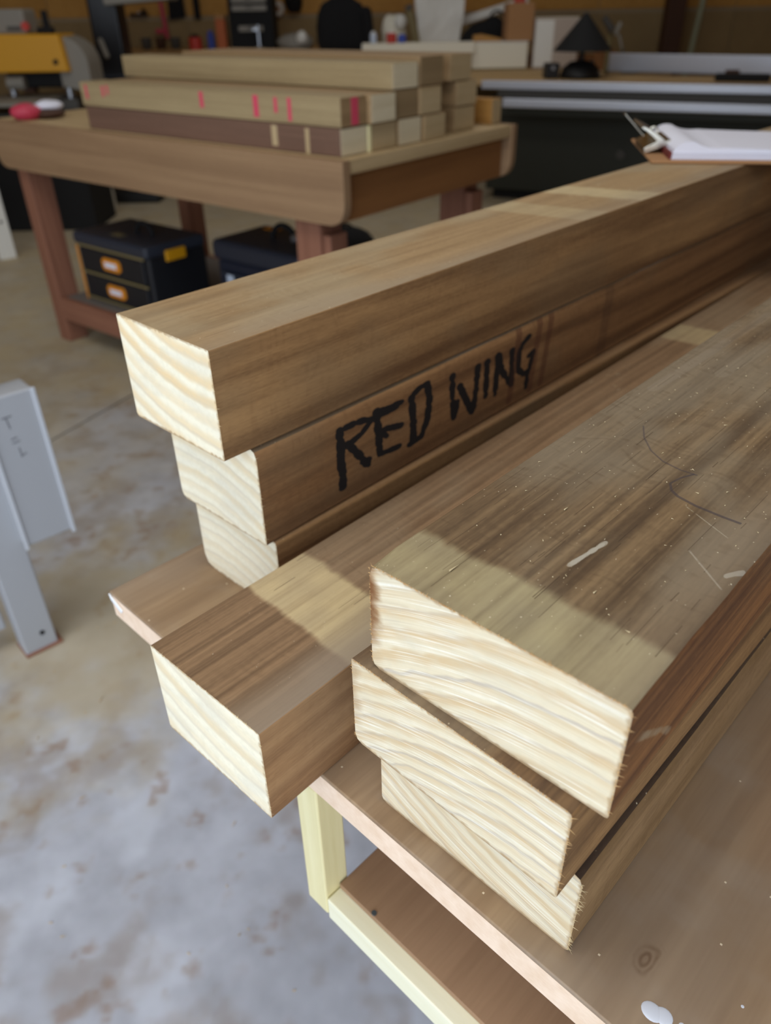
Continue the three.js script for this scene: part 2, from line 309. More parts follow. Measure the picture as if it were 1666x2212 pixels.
for (const [x, z, w, d, k] of TOP_FILL) {
  const t = thing('added_light_panel', k > 2 ? 'added framed light panel above the bench, unseen overhead, to brighten the tops' : 'added framed light panel above the back of the workshop, unseen overhead, to brighten it', 'roof light', [x, 3.399, z]);
  part(t, 'panel', new THREE.BoxGeometry(w, 0.01, d), new THREE.MeshStandardMaterial({ color: '#f2f2ee', emissive: '#ffffff', emissiveIntensity: 0.8, roughness: 0.5 }), [0, -0.012, 0]);  // glowing panel added to go with the overhead fill light
  for (const q of [-1, 1]) { part(t, 'frame', box(w + 0.08, 0.03, 0.04), M.alu, [0, -0.016, q * (d / 2 + 0.02)]); part(t, 'frame', box(0.04, 0.03, d), M.alu, [q * (w / 2 + 0.02), -0.016, 0]); }
}

// ---------------------------------------------------------------- near bench with the lumber on it
const BY = 0.6907, BYAW = 0.77834;
{
  const b = thing('workbench', 'low plywood bench carrying the lumber, with pale pine legs and a brown shelf below', 'workbench', [-0.26572, 0, -0.56418], -BYAW);
  // local x: along the front edge, local -z: away from it
  const W = 1.15, D = 2.25, t = 0.030;
  const topTex = dataTex(2048, 2048, (u, v) => {
    const x = u * 0.7, z = v * 0.7;   // grain runs away from the front edge
    const g = 0.5 * vn(x * 60 + 3 * vn(x * 6, z * 2), z * 1.6) + 0.3 * vn(x * 240, z * 7) + 0.2 * vn(x * 700, z * 45);
    let c = mix3([124, 98, 72], [178, 150, 116], g * 0.8 + 0.2 * fbm(x * 7, z * 7));
    c = mix3(c, [150, 132, 114], sst(0.42, 0.8, fbm(x * 9 + 7, z * 6 + 2)) * 0.5);
    c = mix3(c, [150, 102, 60], sst(0.5, 0.8, fbm(x * 5 + 17, z * 5)) * 0.25);
    const k = Math.hypot((x - 0.5342) * 1.4, (z - 0.0446) * 0.75); c = mix3(c, [98, 72, 50], sst(0.012, 0.003, k + 0.008 * (fbm(x * 130, z * 90) - 0.5)) * (0.35 + 0.25 * Math.sin(k * 1500 + 5 * vn(x * 150, z * 150))));
    c = mix3(c, [170, 158, 146], sst(0.5, 0.85, fbm(x * 22 + 70, z * 30)) * 0.22);
    if (hsh(Math.floor(x * 700), Math.floor(z * 700)) > 0.9994) c = [224, 206, 176];
    return c;
  });
  topTex.repeat.set(1 / 0.7, 1 / 0.7);
  const tm = new THREE.MeshStandardMaterial({ map: topTex, roughness: 0.58, bumpMap: topTex, bumpScale: 0.0005 });
  part(b, 'bench_top', new RoundedBoxGeometry(W, 0.004, D, 2, 0.0012), tm, [W / 2, BY - 0.002, -D / 2]).geometry = (() => { const g = new RoundedBoxGeometry(W, 0.004, D, 2, 0.0012); const p = g.attributes.position, uv = g.attributes.uv; for (let i = 0; i < p.count; i++) uv.setXY(i, p.getX(i) + W / 2, -(p.getZ(i) - D / 2)); return g; })();
  const edgeTex = dataTex(512, 64, (u, v) => mix3([232, 202, 172], [250, 226, 202], 0.6 * vn(u * 90, v * 6) + 0.4 * vn(u * 300, v * 60))); edgeTex.repeat.set(1 / 0.6, 1 / 0.05);
  const core = part(b, 'panel_core', metreUV(new RoundedBoxGeometry(W - 0.0006, t - 0.004, D - 0.0006, 2, 0.001)), new THREE.MeshStandardMaterial({ map: edgeTex, roughness: 0.75 }), [W / 2, BY - 0.004 - (t - 0.004) / 2, -D / 2]);
  core.userData.label = 'pale peach panel edge';
  part(b, 'paint_chip', extrude([[0, 0], [0.021, -0.009], [0.018, -0.013], [0.002, -0.0055]], 0.0008, 0.0003), std('#eef2f6', 0.5), [0.0005, BY - 0.003, 0.0004]);
  for (const [x, z] of [[0.2812, -0.0128], [1.13, -0.0128], [0.2812, -D + 0.013], [1.13, -D + 0.013]]) part(b, 'leg', box(0.0258, 0.169, 0.0256, 0.002), M.stripPine, [x, BY - t - 0.0845, z]);
  part(b, 'shelf', box(0.83, 0.006, D - 0.03, 0.001), M.shelfPly, [0.2942 + 0.415 + 0.001, BY - 0.171, -D / 2 + 0.0005]);
  for (const z of [-0.0125, -D + 0.0125]) part(b, 'shelf_rail', box(0.822, 0.0285, 0.0245, 0.0015), M.stripTop, [0.2946 + 0.411, BY - 0.1885, z]);
  const cabH = BY - 0.2045;
  part(b, 'added_shade_cabinet', box(0.6, cabH, 1.8, 0.004), M.oliveGreen, [0.8, cabH / 2 + 0.0005, -1.15]);  // unseen cabinet, added to block light from reaching under the assembly table
  for (const z of [-0.7, -1.6]) { const d = part(b, 'door', box(0.018, cabH - 0.06, 0.84, 0.003), M.navy, [0.4905, cabH / 2, z]); part(d, 'handle', box(0.014, 0.12, 0.016, 0.004), M.steel, [-0.016, 0.1, 0.34]); }  // doors of the added cabinet
  part(b, 'screw_head', cyl(0.0022, 0.0022, 0.0016, 12), std('#5c666c', 0.4, { metalness: 0.6 }), [0.335, BY - 0.1676, -0.017]);
  part(b, 'screw_head', cyl(0.0022, 0.0022, 0.0016, 12), std('#5c666c', 0.4, { metalness: 0.6 }), [0.50, BY - 0.1676, -0.02]);
  // spilt white paint
  const drop = (x, z, r, sq) => { const g = new THREE.SphereGeometry(r, 18, 8, 0, 6.2832, 0, Math.PI / 2); g.scale(1, 0.12, sq); return move(g, x, BY, -z); };
  for (const q of [[0.5505, 0.0215, 0.0062, 0.8], [0.556, 0.0235, 0.0052, 0.9], [0.5655, 0.026, 0.0018, 1], [0.585, 0.058, 0.0009, 1], [0.60, 0.095, 0.0011, 1], [0.585, 0.13, 0.0008, 1]]) part(b, 'paint_drop', drop(...q), M.paint);
}

const brownTop = { dark: [80, 60, 38], light: [140, 114, 80], grey: [140, 128, 108], weather: 0.6, freq: 120, saw: 0.22, edge: 0.3 };
const brownSide = { dark: [104, 72, 42], light: [176, 134, 86], grey: [132, 108, 78], weather: 0.35, freq: 85, saw: 0.12 };
const warmSide = { dark: [104, 72, 44], light: [168, 130, 88], grey: [156, 128, 96], weather: 0.3, freq: 70, saw: 0.08 };
const stickColor = [186, 176, 138];
const rightStack = { w: 0.15, group: 'timber beams in the right-hand stack' };
const leftStack = { w: 0.121, group: 'timber beams in the left-hand stack' };
function redWing(line) {
  const K = 'rgba(22,18,18,0.93)', w = 0.0082, L = (...p) => line(p, 1, K, w, 0.8);
  L([0.09, 0.016], [0.091, 0.035], [0.09, 0.05], [0.092, 0.062]); L([0.0915, 0.064], [0.091, 0.075]);
  L([0.094, 0.018], [0.115, 0.0185], [0.131, 0.0225], [0.118, 0.031], [0.1, 0.036]); L([0.099, 0.034], [0.112, 0.05], [0.125, 0.067]); L([0.118, 0.06], [0.127, 0.062]);
  L([0.137, 0.017], [0.139, 0.04], [0.1405, 0.062]); L([0.139, 0.0185], [0.171, 0.02]); L([0.14, 0.022], [0.165, 0.0225]); L([0.145, 0.038], [0.17, 0.0435]); L([0.14, 0.038], [0.15, 0.047]); L([0.14, 0.062], [0.166, 0.0645]);
  L([0.185, 0.019], [0.188, 0.046], [0.188, 0.069]); L([0.186, 0.019], [0.197, 0.0145], [0.208, 0.014], [0.212, 0.031], [0.209, 0.052], [0.2, 0.067], [0.181, 0.069]);
  L([0.247, 0.019], [0.248, 0.041], [0.252, 0.066]); L([0.256, 0.05], [0.253, 0.066]); L([0.259, 0.033], [0.272, 0.054], [0.284, 0.073]); L([0.284, 0.072], [0.288, 0.047], [0.289, 0.023]);
  L([0.305, 0.021], [0.306, 0.061]); L([0.302, 0.022], [0.309, 0.024]);
  L([0.324, 0.02], [0.3235, 0.065]); L([0.326, 0.02], [0.334, 0.042], [0.354, 0.064]); L([0.354, 0.063], [0.3505, 0.024]);
  L([0.381, 0.017], [0.37, 0.022], [0.364, 0.03], [0.365, 0.05], [0.377, 0.059], [0.388, 0.057], [0.394, 0.036]); L([0.394, 0.037], [0.383, 0.04]); L([0.385, 0.058], [0.3845, 0.077]);
  for (const a of [0.3635, 0.404, 0.427]) line([[a, 0], [a - 0.012, 0.083]], 1, 'rgba(84,46,28,0.42)', 0.011, 0.2);
  line([[0.56, 0.004], [0.555, 0.085]], 1, 'rgba(70,46,32,0.22)', 0.022, 0.2);
}
const end = (px, py, ring, more) => ({ px, py, ring, ...more });
const BEAMS = [
  { ...leftStack, seed: 1, h: 0.0838, pos: [-0.1799, BY, -0.6058], yaw: 0.7734, top: warmSide, front: { ...brownSide, weather: 0.5 }, ch: [0.002, 0.004, 0.002, 0.012], end: end(0.035, 0.24, 0.013, { contrast: 0.42, saw: 0.15, burn: 0.05 }), fringe: [['right', 14, 0.004]], label: 'thick timber beam lying on the bench under the two others of the left stack, beneath the lettered one' },
  { ...leftStack, seed: 2, h: 0.0915, pos: [-0.1885, BY + 0.0838, -0.5994], yaw: 0.7521, top: { ...brownTop, grey: [176, 170, 160], weather: 0.9 }, front: { ...brownSide, dark: [106, 72, 42], light: [172, 128, 82], freq: 60, saw: 0.2 }, ch: [0.003, 0.009, 0.003, 0.006], draw: redWing, end: end(0.03, 0.25, 0.0145, { contrast: 0.5, saw: 0.15, burn: 0.05 }), fringe: [['right', 34, 0.0035]], label: 'timber beam with RED WING hand-lettered in black on its side, middle of the left stack' },
  { ...leftStack, seed: 3, h: 0.0889, pos: [-0.2089, BY + 0.1753, -0.5833], yaw: 0.7569, top: { ...warmSide, dark: [128, 100, 66], light: [176, 146, 104], grey: [166, 152, 124], weather: 0.5, freq: 70, edge: 0.4, saw: 0.15, bands: [[0.60, 0.655, -0.28, [206, 186, 142], 0.75], [0.475, 0.53, -0.2, [196, 180, 140], 0.45]] }, front: { ...brownSide, dark: [100, 68, 38], light: [182, 140, 90], freq: 44 }, ch: [0.0018, 0.0015, 0.0015, 0.0025], end: end(0.11, -0.16, 0.0165, { contrast: 0.95, saw: 0.12, burn: 0.04, wave: 0.7, late: [236, 208, 160] }), fringe: [['right', 26, 0.003]], label: 'thick square timber beam on top of the left stack, its cut end showing wide curved rings' },
  { w: 0.1205, seed: 4, h: 0.0857, pos: [-0.169, BY, -0.398], yaw: 0.75, top: { ...brownTop, dark: [110, 84, 58], light: [156, 124, 90], grey: [158, 140, 114], weather: 0.4, saw: 0.22, freq: 260, edge: 0.8, bands: [[0.088, 0.148, 0.06, [208, 186, 140], 0.95], [0.795, 0.86, -0.1, [196, 176, 130], 0.7]] }, front: { ...warmSide, dark: [118, 82, 50], light: [178, 138, 94], freq: 75 }, bump: 0.0012, ch: [0.0015, 0.002, 0.0015, 0.0015], end: end(0.11, -0.22, 0.021, { contrast: 0.55, saw: 0.12, burn: 0.02, wave: 1.6 }), specks: 160, fringe: [['top', 60, 0.0022], ['right', 12, 0.002]], label: 'single brown timber beam lying between the two stacks and jutting out past the bench edge' },
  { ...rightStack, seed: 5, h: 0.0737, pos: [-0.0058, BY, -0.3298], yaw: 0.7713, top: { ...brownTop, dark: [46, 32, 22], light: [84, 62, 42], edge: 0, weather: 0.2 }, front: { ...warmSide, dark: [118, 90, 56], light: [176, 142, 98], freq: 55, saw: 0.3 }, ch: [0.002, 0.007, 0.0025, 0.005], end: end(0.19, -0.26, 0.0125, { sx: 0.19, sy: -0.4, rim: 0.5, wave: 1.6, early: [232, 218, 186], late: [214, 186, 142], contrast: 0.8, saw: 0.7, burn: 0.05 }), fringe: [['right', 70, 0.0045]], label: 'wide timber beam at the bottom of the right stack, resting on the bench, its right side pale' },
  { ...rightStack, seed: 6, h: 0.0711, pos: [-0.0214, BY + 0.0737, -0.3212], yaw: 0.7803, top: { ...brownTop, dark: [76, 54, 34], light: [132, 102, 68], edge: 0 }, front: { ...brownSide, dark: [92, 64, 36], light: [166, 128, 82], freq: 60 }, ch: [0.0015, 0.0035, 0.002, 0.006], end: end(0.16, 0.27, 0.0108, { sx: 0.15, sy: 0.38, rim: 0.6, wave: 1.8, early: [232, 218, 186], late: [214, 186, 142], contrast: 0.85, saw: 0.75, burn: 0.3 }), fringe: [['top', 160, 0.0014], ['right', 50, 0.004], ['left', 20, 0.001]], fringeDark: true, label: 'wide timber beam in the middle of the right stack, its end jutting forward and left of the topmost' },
  { ...rightStack, seed: 7, h: 0.0735, pos: [-0.009, BY + 0.1448, -0.3152], yaw: 0.7508, specks: 420, checks: 150, bump: 0.0009,
    top: { ...brownTop, freq: 200, bands: [[-0.01, 0.041, 0.0, [186, 174, 132], 0.72]] }, front: { ...brownSide, dark: [74, 44, 22], light: [146, 100, 56], freq: 110 }, ch: [0.0018, 0.0028, 0.0018, 0.005],
    nicks: [[1, 0.066, 0.016, 0.004], [1, 0.123, 0.005, 0.004], [0, 0.0, 0.006, 0.005], [1, 0.03, 0.02, 0.0015]],
    draw: (line) => {
      line([[0.237, 0.035], [0.222, 0.043], [0.208, 0.055], [0.2, 0.067], [0.197, 0.08], [0.1975, 0.09]], 0, 'rgba(60,52,58,0.45)', 0.0014, 0.3);
      line([[0.197, 0.088], [0.188, 0.084], [0.178, 0.082], [0.171, 0.086], [0.167, 0.092], [0.164, 0.104], [0.163, 0.12], [0.163, 0.13]], 0, 'rgba(56,48,56,0.5)', 0.0022, 0.3);
      line([[0.068, 0.079], [0.097, 0.083]], 0, 'rgba(176,168,152,0.6)', 0.0042, 0.8); line([[0.30, 0.012], [0.52, 0.018]], 0, 'rgba(176,172,158,0.12)', 0.014, 0.3); line([[0.36, 0.04], [0.56, 0.05]], 0, 'rgba(176,168,150,0.12)', 0.018, 0.3);
      line([[0.112, 0.143], [0.121, 0.148]], 0, 'rgba(190,184,172,0.55)', 0.0045, 0.4); line([[0.12, 0.12], [0.10, 0.145]], 0, 'rgba(176,166,148,0.4)', 0.0012, 0.5); line([[0.16, 0.10], [0.145, 0.13]], 0, 'rgba(190,180,158,0.35)', 0.0008, 0.5);
      for (let i = 0; i < 9; i++) line([[0.04 + i * 0.016, 0.02 + (i * 37 % 11) * 0.011], [0.075 + i * 0.016, 0.0205 + (i * 37 % 11) * 0.011]], 0, 'rgba(50,34,20,0.5)', 0.0005, 0.4);
      line([[0.015, 0.03], [0.05, 0.055], [0.06, 0.065]], 1, 'rgba(168,150,128,0.16)', 0.006, 0.8);
    },
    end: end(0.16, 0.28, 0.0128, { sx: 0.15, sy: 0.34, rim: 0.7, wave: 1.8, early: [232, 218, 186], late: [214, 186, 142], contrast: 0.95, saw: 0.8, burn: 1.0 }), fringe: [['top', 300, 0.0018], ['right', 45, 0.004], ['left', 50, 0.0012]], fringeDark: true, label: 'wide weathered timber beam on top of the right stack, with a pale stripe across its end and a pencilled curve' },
];
for (const o of BEAMS) makeTimber(o);
{ // loose slivers and dust of the saw on the tops
  const r = rng(404), gs = [], top = BY + 0.2184, y = 0.7508, R = V3(Math.cos(y), 0, Math.sin(y)), A = V3(Math.sin(y), 0, -Math.cos(y)), O = V3(-0.009, top, -0.3152);
  for (let i = 0; i < 90; i++) { const p = O.clone().addScaledVector(A, 0.01 + r() * 0.45).addScaledVector(R, 0.006 + r() * 0.138); p.y += 0.0003; const a = r() * 6.3; gs.push(sliver(p, V3(Math.cos(a), 0.05, Math.sin(a)), 0.0006 + 0.0028 * r() * r(), 0.00025 + 0.0002 * r())); }
  for (const [a, b, l] of [[0.022, 0.036, 0.0075], [0.055, 0.10, 0.003], [0.11, 0.05, 0.004]]) gs.push(sliver(O.clone().addScaledVector(A, a).addScaledVector(R, b).add(V3(0, 0.0006, 0)), V3(0.75, 0.02, -0.7), l, 0.0005));
  const m = part(scene, 'wood_chips', mergeGeometries(gs), std('#e2d0a6', 0.85)); tag(m, 'loose pale slivers of sawdust scattered over the topmost beam of the right stack', 'sawdust'); m.userData.kind = 'stuff';
}

// ---------------------------------------------------------------- clipboard on the far end of the left stack
{
  const y = BY + 0.1753 + 0.0889;
  const c = thing('clipboard', 'brown clipboard with a thick pad of white paper lying on the left stack', 'clipboard', [0.399, y, -1.208], -0.15);
  // local x to the right along the long edge, local -z across
  part(c, 'board', box(0.33, 0.004, 0.228, 0.0015), M.card, [0.165, 0.0025, -0.114]);
  const pg = []; for (let i = 0; i < 6; i++) pg.push(move(new RoundedBoxGeometry(0.292 - i * 0.0006, 0.0015, 0.206, 1, 0.0004), 0.176 - i * 0.0002, 0.0055 + i * 0.0016, -0.112 + (i % 2) * 0.0006));
  part(c, 'paper_pad', mergeGeometries(pg), M.paper);
  const s = new THREE.Shape(); s.moveTo(0, 0); s.lineTo(0, 0.004); s.quadraticCurveTo(0.012, 0.018, 0.03, 0.013); s.quadraticCurveTo(0.045, 0.004, 0.07, 0.0065); s.quadraticCurveTo(0.16, 0.003, 0.29, 0.001); s.lineTo(0.29, 0); s.closePath();
  part(c, 'loose_sheet', new THREE.ExtrudeGeometry(s, { depth: 0.206, bevelEnabled: false, curveSegments: 12 }), M.paper, [0.0315, 0.0145, -0.216]);
  part(c, 'pad_binding', box(0.004, 0.0105, 0.2, 0.001), std('#6e2420', 0.7), [0.0285, 0.0095, -0.112]);
  const p = new THREE.Shape(); p.moveTo(-0.005, 0.0); p.lineTo(0.028, 0.012); p.lineTo(0.045, 0.017); p.lineTo(0.045, 0.019); p.lineTo(0.024, 0.016); p.quadraticCurveTo(0.006, 0.03, -0.012, 0.036); p.lineTo(-0.013, 0.034); p.quadraticCurveTo(0.0, 0.028, 0.012, 0.016); p.lineTo(-0.006, 0.006); p.closePath();
  const clip = part(c, 'clip', new THREE.ExtrudeGeometry(p, { depth: 0.1, bevelEnabled: true, bevelSize: 0.0006, bevelThickness: 0.0006, curveSegments: 12 }), M.chrome, [0.004, 0.0055, -0.165]);
  part(clip, 'spring', new THREE.TorusGeometry(0.006, 0.0016, 8, 20), M.chrome, [0.012, 0.024, 0.05], [0, 0, 0]);
  part(clip, 'lever', box(0.045, 0.0015, 0.022, 0.0006), M.chrome, [-0.02, 0.034, 0.05], [0, 0, -0.75]);
}

// ---------------------------------------------------------------- assembly table behind, with a pile of cut beams
const TB = { H: 0.836, x: -0.0943, z: -2.0551, a: 0.6747, dep: 0.868 };
const tp = (r, y, b) => [TB.x + Math.cos(TB.a) * r + Math.sin(TB.a) * b, y, TB.z + Math.sin(TB.a) * r - Math.cos(TB.a) * b];
{
  const t = thing('assembly_table', 'heavy wooden table with deep rounded aprons, reddish legs and a lower shelf', 'table', [TB.x, 0, TB.z], -TB.a);
  const H = TB.H, L = 1.715, D = TB.dep;
  part(t, 'table_top', box(L - 0.006, 0.036, D - 0.062, 0.003), M.tableTop, [-L / 2, H - 0.018, -D / 2]);
  const apron = () => { const s = new THREE.Shape(), h = 0.156, r = 0.06; s.moveTo(-L, 0); s.lineTo(-L, -h + r); s.quadraticCurveTo(-L, -h, -L + r, -h); s.lineTo(-r, -h); s.quadraticCurveTo(0, -h, 0, -h + r); s.lineTo(0, 0); s.closePath(); return metreUV(new THREE.ExtrudeGeometry(s, { depth: 0.026, bevelEnabled: true, bevelSize: 0.002, bevelThickness: 0.002, bevelSegments: 2, curveSegments: 12 }), 0.4, 0.05); };
  part(t, 'apron', apron(), M.apron, [0, H - 0.003, -0.028]);
  part(t, 'apron', apron(), M.apron, [0, H - 0.003, -D + 0.002]);
  for (const x of [-0.045, -L + 0.045]) part(t, 'end_apron', box(0.026, 0.12, D - 0.066, 0.002), M.apronSide, [x, H - 0.036 - 0.061, -D / 2]);
  for (const [x, z] of [[-0.165, -0.078], [-1.628, -0.078], [-0.165, -D + 0.078], [-1.628, -D + 0.078]]) {
    const near = x > -1;
    part(t, 'leg', box(near ? 0.094 : 0.07, H - 0.037, 0.09, 0.003), M.redLeg, [x, (H - 0.037) / 2, z]);
    if (near) part(t, 'leg', box(0.03, H - 0.2, 0.07, 0.003), M.redLeg, [x + 0.064, (H - 0.2) / 2, z + 0.004]);
  }
  for (const z of [-0.046, -D + 0.046]) part(t, 'shelf_rail', box(1.39, 0.088, 0.028, 0.003), M.redLeg, [-0.897, 0.143, z]);
  part(t, 'shelf', box(1.376, 0.018, D - 0.124, 0.002), M.dustShelf, [-0.897, 0.178, -D / 2]);
}
{
  // the pile: [back edge nearest us, width, base height, height, right end, left end, side, end, label]
  const S = [
    [0.042, 0.104, 0, 0.066, -0.037, -1.135, 'stackDark', 'endPale', 'dark weathered beam in front of the bottom row of the pile, its end face white'],
    [0.165, 0.104, 0, 0.066, -0.034, -1.12, 'stackTan', 'endBeige', 'second beam of the bottom row of the pile, beside a yellow strip'],
    [0.275, 0.104, 0, 0.066, -0.03, -1.12, 'stackTan', 'endPale', 'third beam of the bottom row of the pile, its end white'],
    [0.384, 0.104, 0, 0.066, -0.022, -1.12, 'stackTan', 'endBeige', 'rearmost beam of the bottom row in the four-wide pile'],
    [0.042, 0.1, 0.067, 0.068, -0.034, -1.147, 'stackPale', 'stackTan', 'tan beam marked with short red strokes along its side, front of the middle row'],
    [0.146, 0.104, 0.067, 0.068, -0.02, -1.12, 'stackTan', 'endPale', 'middle-row beam with a white end, just behind the red-marked one'],
    [0.256, 0.104, 0.067, 0.068, -0.03, -1.12, 'stackTan', 'endBrown', 'middle-row beam with a brownish end under the pale topmost beam'],
    [0.366, 0.104, 0.067, 0.068, -0.026, -1.12, 'stackTan', 'endBeige', 'rearmost middle-row beam of the pile, its end beige'],
    [0.25, 0.113, 0.136, 0.062, -0.03, -1.19, 'stackPale', 'endPale', 'pale cream beam in front of the top row of the pile'],
    [0.372, 0.112, 0.136, 0.072, -0.03, -1.02, 'stackTan', 'endBrown', 'brown-ended beam behind the pale one in the top row of the pile'],
    [0.592, 0.112, 0, 0.066, -0.06, -1.1, 'stackTan', 'endBeige', 'lowest of the three beams in the narrow pile behind'],
    [0.596, 0.112, 0.067, 0.067, -0.058, -1.1, 'stackTan', 'endBeige', 'middle one of the three beams in the narrow pile behind'],
    [0.562, 0.112, 0.135, 0.07, -0.06, -1.1, 'stackTan', 'endBeige', 'uppermost of the three beams in the narrow pile behind'],
  ];
  const mk = (b, w, y, h, r, l, side, e, label, group) => {
    const g = thing('cut_beam', label, 'timber beam', [...tp(r, TB.H + y + 0.0004, b)], -TB.a, group), len = r - l;
    part(g, 'side_faces', box(len - 0.0012, h - 0.0008, w, 0.0025), M[side], [-len / 2 - 0.0006, h / 2, -w / 2]);
    part(g, 'end_grain', box(0.0012, h - 0.004, w - 0.004, 0.0005), M[e], [-0.0006, h / 2, -w / 2]);
    return g;
  };
  let marked;
  S.forEach((a, i) => { const g = mk(...a, i < 10 ? 'cut beams in the wide pile on the table' : 'cut beams in the narrow pile on the table'); if (i === 4) marked = g; });
  mk(0.803, 0.058, 0, 0.072, -0.058, -0.5, 'ochreBoard', 'endBeige', 'short lone beam at the far corner of the table, to the right of the piles');
  const dark = scene.getObjectByName('cut_beam'); for (const [x, w, h, y] of [[-0.235, 0.022, 0.05, 0.036], [-0.115, 0.014, 0.06, 0.031]]) part(dark, 'scrape_mark', box(w, h, 0.0006, 0.0002), M.endBeige, [x, y, 0.0003]);
  const pink = std('#d84a64', 0.7);
  for (const [x, w, h, y] of [[-1.08, 0.012, 0.04, 0.04], [-0.99, 0.012, 0.03, 0.045], [-0.965, 0.01, 0.026, 0.05], [-0.52, 0.016, 0.04, 0.042], [-0.3, 0.02, 0.052, 0.036], [-0.225, 0.012, 0.036, 0.042], [-0.175, 0.013, 0.054, 0.034]]) part(marked, 'paint_mark', box(w, h, 0.0006, 0.0002), pink, [x, y, 0.0003]);
  part(marked, 'paint_mark', box(0.0006, 0.062, 0.028, 0.0002), pink, [0.0003, 0.034, -0.055]);
  const st = thing('yellow_strip', 'thin yellow wooden strip standing between the first two beams of the bottom row', 'wood strip', tp(-0.033, TB.H + 0.0004, 0.149), -TB.a);
  part(st, 'strip', box(1.0, 0.064, 0.012, 0.001), M.stripPine, [-0.5, 0.032, -0.007]);
  const rc = thing('red_cloth', 'small red and white bundle lying at the left end of the assembly table', 'cloth', [-1.245, TB.H + 0.0005, -3.10], 0.4);
  const lump = (x, y, z, sx, sy, sz) => { const g = new THREE.SphereGeometry(1, 20, 14); const p = g.attributes.position; for (let i = 0; i < p.count; i++) { const k = 1 + 0.25 * (fbm(p.getX(i) * 2 + x * 9, p.getY(i) * 2 + p.getZ(i) * 2) - 0.5); p.setXYZ(i, p.getX(i) * k, Math.max(-0.82, p.getY(i) * k), p.getZ(i) * k); } g.scale(sx, sy, sz); g.translate(x, y, z); g.computeVertexNormals(); return g; };
  part(rc, 'red_fold', lump(-0.03, 0.024, 0.01, 0.055, 0.029, 0.04), M.pinkRed); part(rc, 'white_fold', lump(0.05, 0.04, -0.01, 0.05, 0.018, 0.04), M.paper); part(rc, 'brown_fold', lump(0.045, 0.0155, 0.0, 0.055, 0.0185, 0.045), M.darkPost);
}
{ // tool boxes on the lower shelf
  const b = thing('tool_box', 'dark grey drawer tool box with two drawers and orange label frames under the table', 'tool box', tp(-1.275, 0.188, 0.1), -TB.a);
  const w = 0.45, h = 0.262, d = 0.28;
  part(b, 'body', box(w, h - 0.04, d - 0.012, 0.012), M.navyDark, [0, (h - 0.04) / 2, -d / 2 - 0.006]);
  part(b, 'lid', box(w + 0.012, 0.045, d, 0.014), M.navy, [0, h - 0.0225, -d / 2]);
  for (const y of [0.062, 0.165]) {
    const dr = part(b, 'drawer', box(w - 0.05, 0.09, 0.012, 0.006), M.navyDark, [-0.004, y, -0.008]);
    const fr = extrude([[-0.055, -0.012], [-0.043, -0.022], [0.043, -0.022], [0.055, -0.012], [0.055, 0.012], [0.043, 0.022], [-0.043, 0.022], [-0.055, 0.012]], 0.004, 0.002);
    part(dr, 'label_frame', fr, M.amber, [0.005, 0.0, 0.006]); part(dr, 'label_card', box(0.072, 0.02, 0.002, 0.001), M.paper, [0.005, 0, 0.0135]);
  }
  for (const y of [0.113, 0.216, 0.012]) part(b, 'drawer_trim', box(w - 0.03, 0.008, 0.004, 0.001), M.olive, [-0.002, y, -0.0035]);
  part(b, 'corner_trim', box(0.008, h - 0.05, 0.006, 0.002), M.amber, [-w / 2 + 0.008, (h - 0.05) / 2, -0.004]);
  part(b, 'latch', box(0.012, 0.04, 0.09, 0.004), M.yellow, [w / 2 + 0.008, h - 0.045, -0.13]);
  part(b, 'handle', new THREE.TorusGeometry(0.05, 0.009, 8, 20, Math.PI), M.blackMatte, [0.05, h - 0.01, -d / 2], [0, 0, 0]);
  part(b, 'lid_badge', box(0.06, 0.002, 0.03, 0.0008), M.olive, [-0.02, h + 0.0005, -0.07]);
}
{
  const b = thing('tool_box', 'navy lidded tool box on the shelf behind the right front table leg', 'tool box', tp(-0.665, 0.188, 0.27), -TB.a);
  const w = 0.43, h = 0.285, d = 0.28;
  part(b, 'body', box(w, h - 0.07, d - 0.02, 0.018), std('#1c2233', 0.5), [0, (h - 0.07) / 2, -d / 2 - 0.006]);
  part(b, 'lid', box(w + 0.014, 0.072, d, 0.022), std('#2c303c', 0.5), [0, h - 0.036, -d / 2]);
  part(b, 'handle', new THREE.TorusGeometry(0.06, 0.01, 8, 24, Math.PI), M.blackMatte, [0.02, h - 0.01, -d / 2]);
  part(b, 'latch', box(0.034, 0.07, 0.008, 0.003), M.paleBlue, [-0.13, 0.135, 0.001]);
  part(b, 'front_rib', box(w - 0.06, 0.012, 0.006, 0.002), M.navy, [0, 0.17, -0.002]);
  part(b, 'badge', box(0.07, 0.004, 0.03, 0.001), M.amber, [-0.13, h + 0.001, -d + 0.05]);
  const g = thing('power_tool', 'black cordless tool lying on top of the navy tool box', 'power tool', tp(-0.525, 0.188 + 0.2855, 0.44), -TB.a);
  part(g, 'motor_body', new THREE.CapsuleGeometry(0.03, 0.07, 8, 18), M.blackMatte, [0.02, 0.0315, 0], [0, 1.2, Math.PI / 2]);
  part(g, 'grip', box(0.04, 0.03, 0.07, 0.012), M.blackMatte, [0.05, 0.018, 0.03], [0, 0.5, 0]);
  part(g, 'chuck', cyl(0.012, 0.02, 0.05), M.steel, [-0.005, 0.0315, 0.075], [0, 1.2, Math.PI / 2]);
}
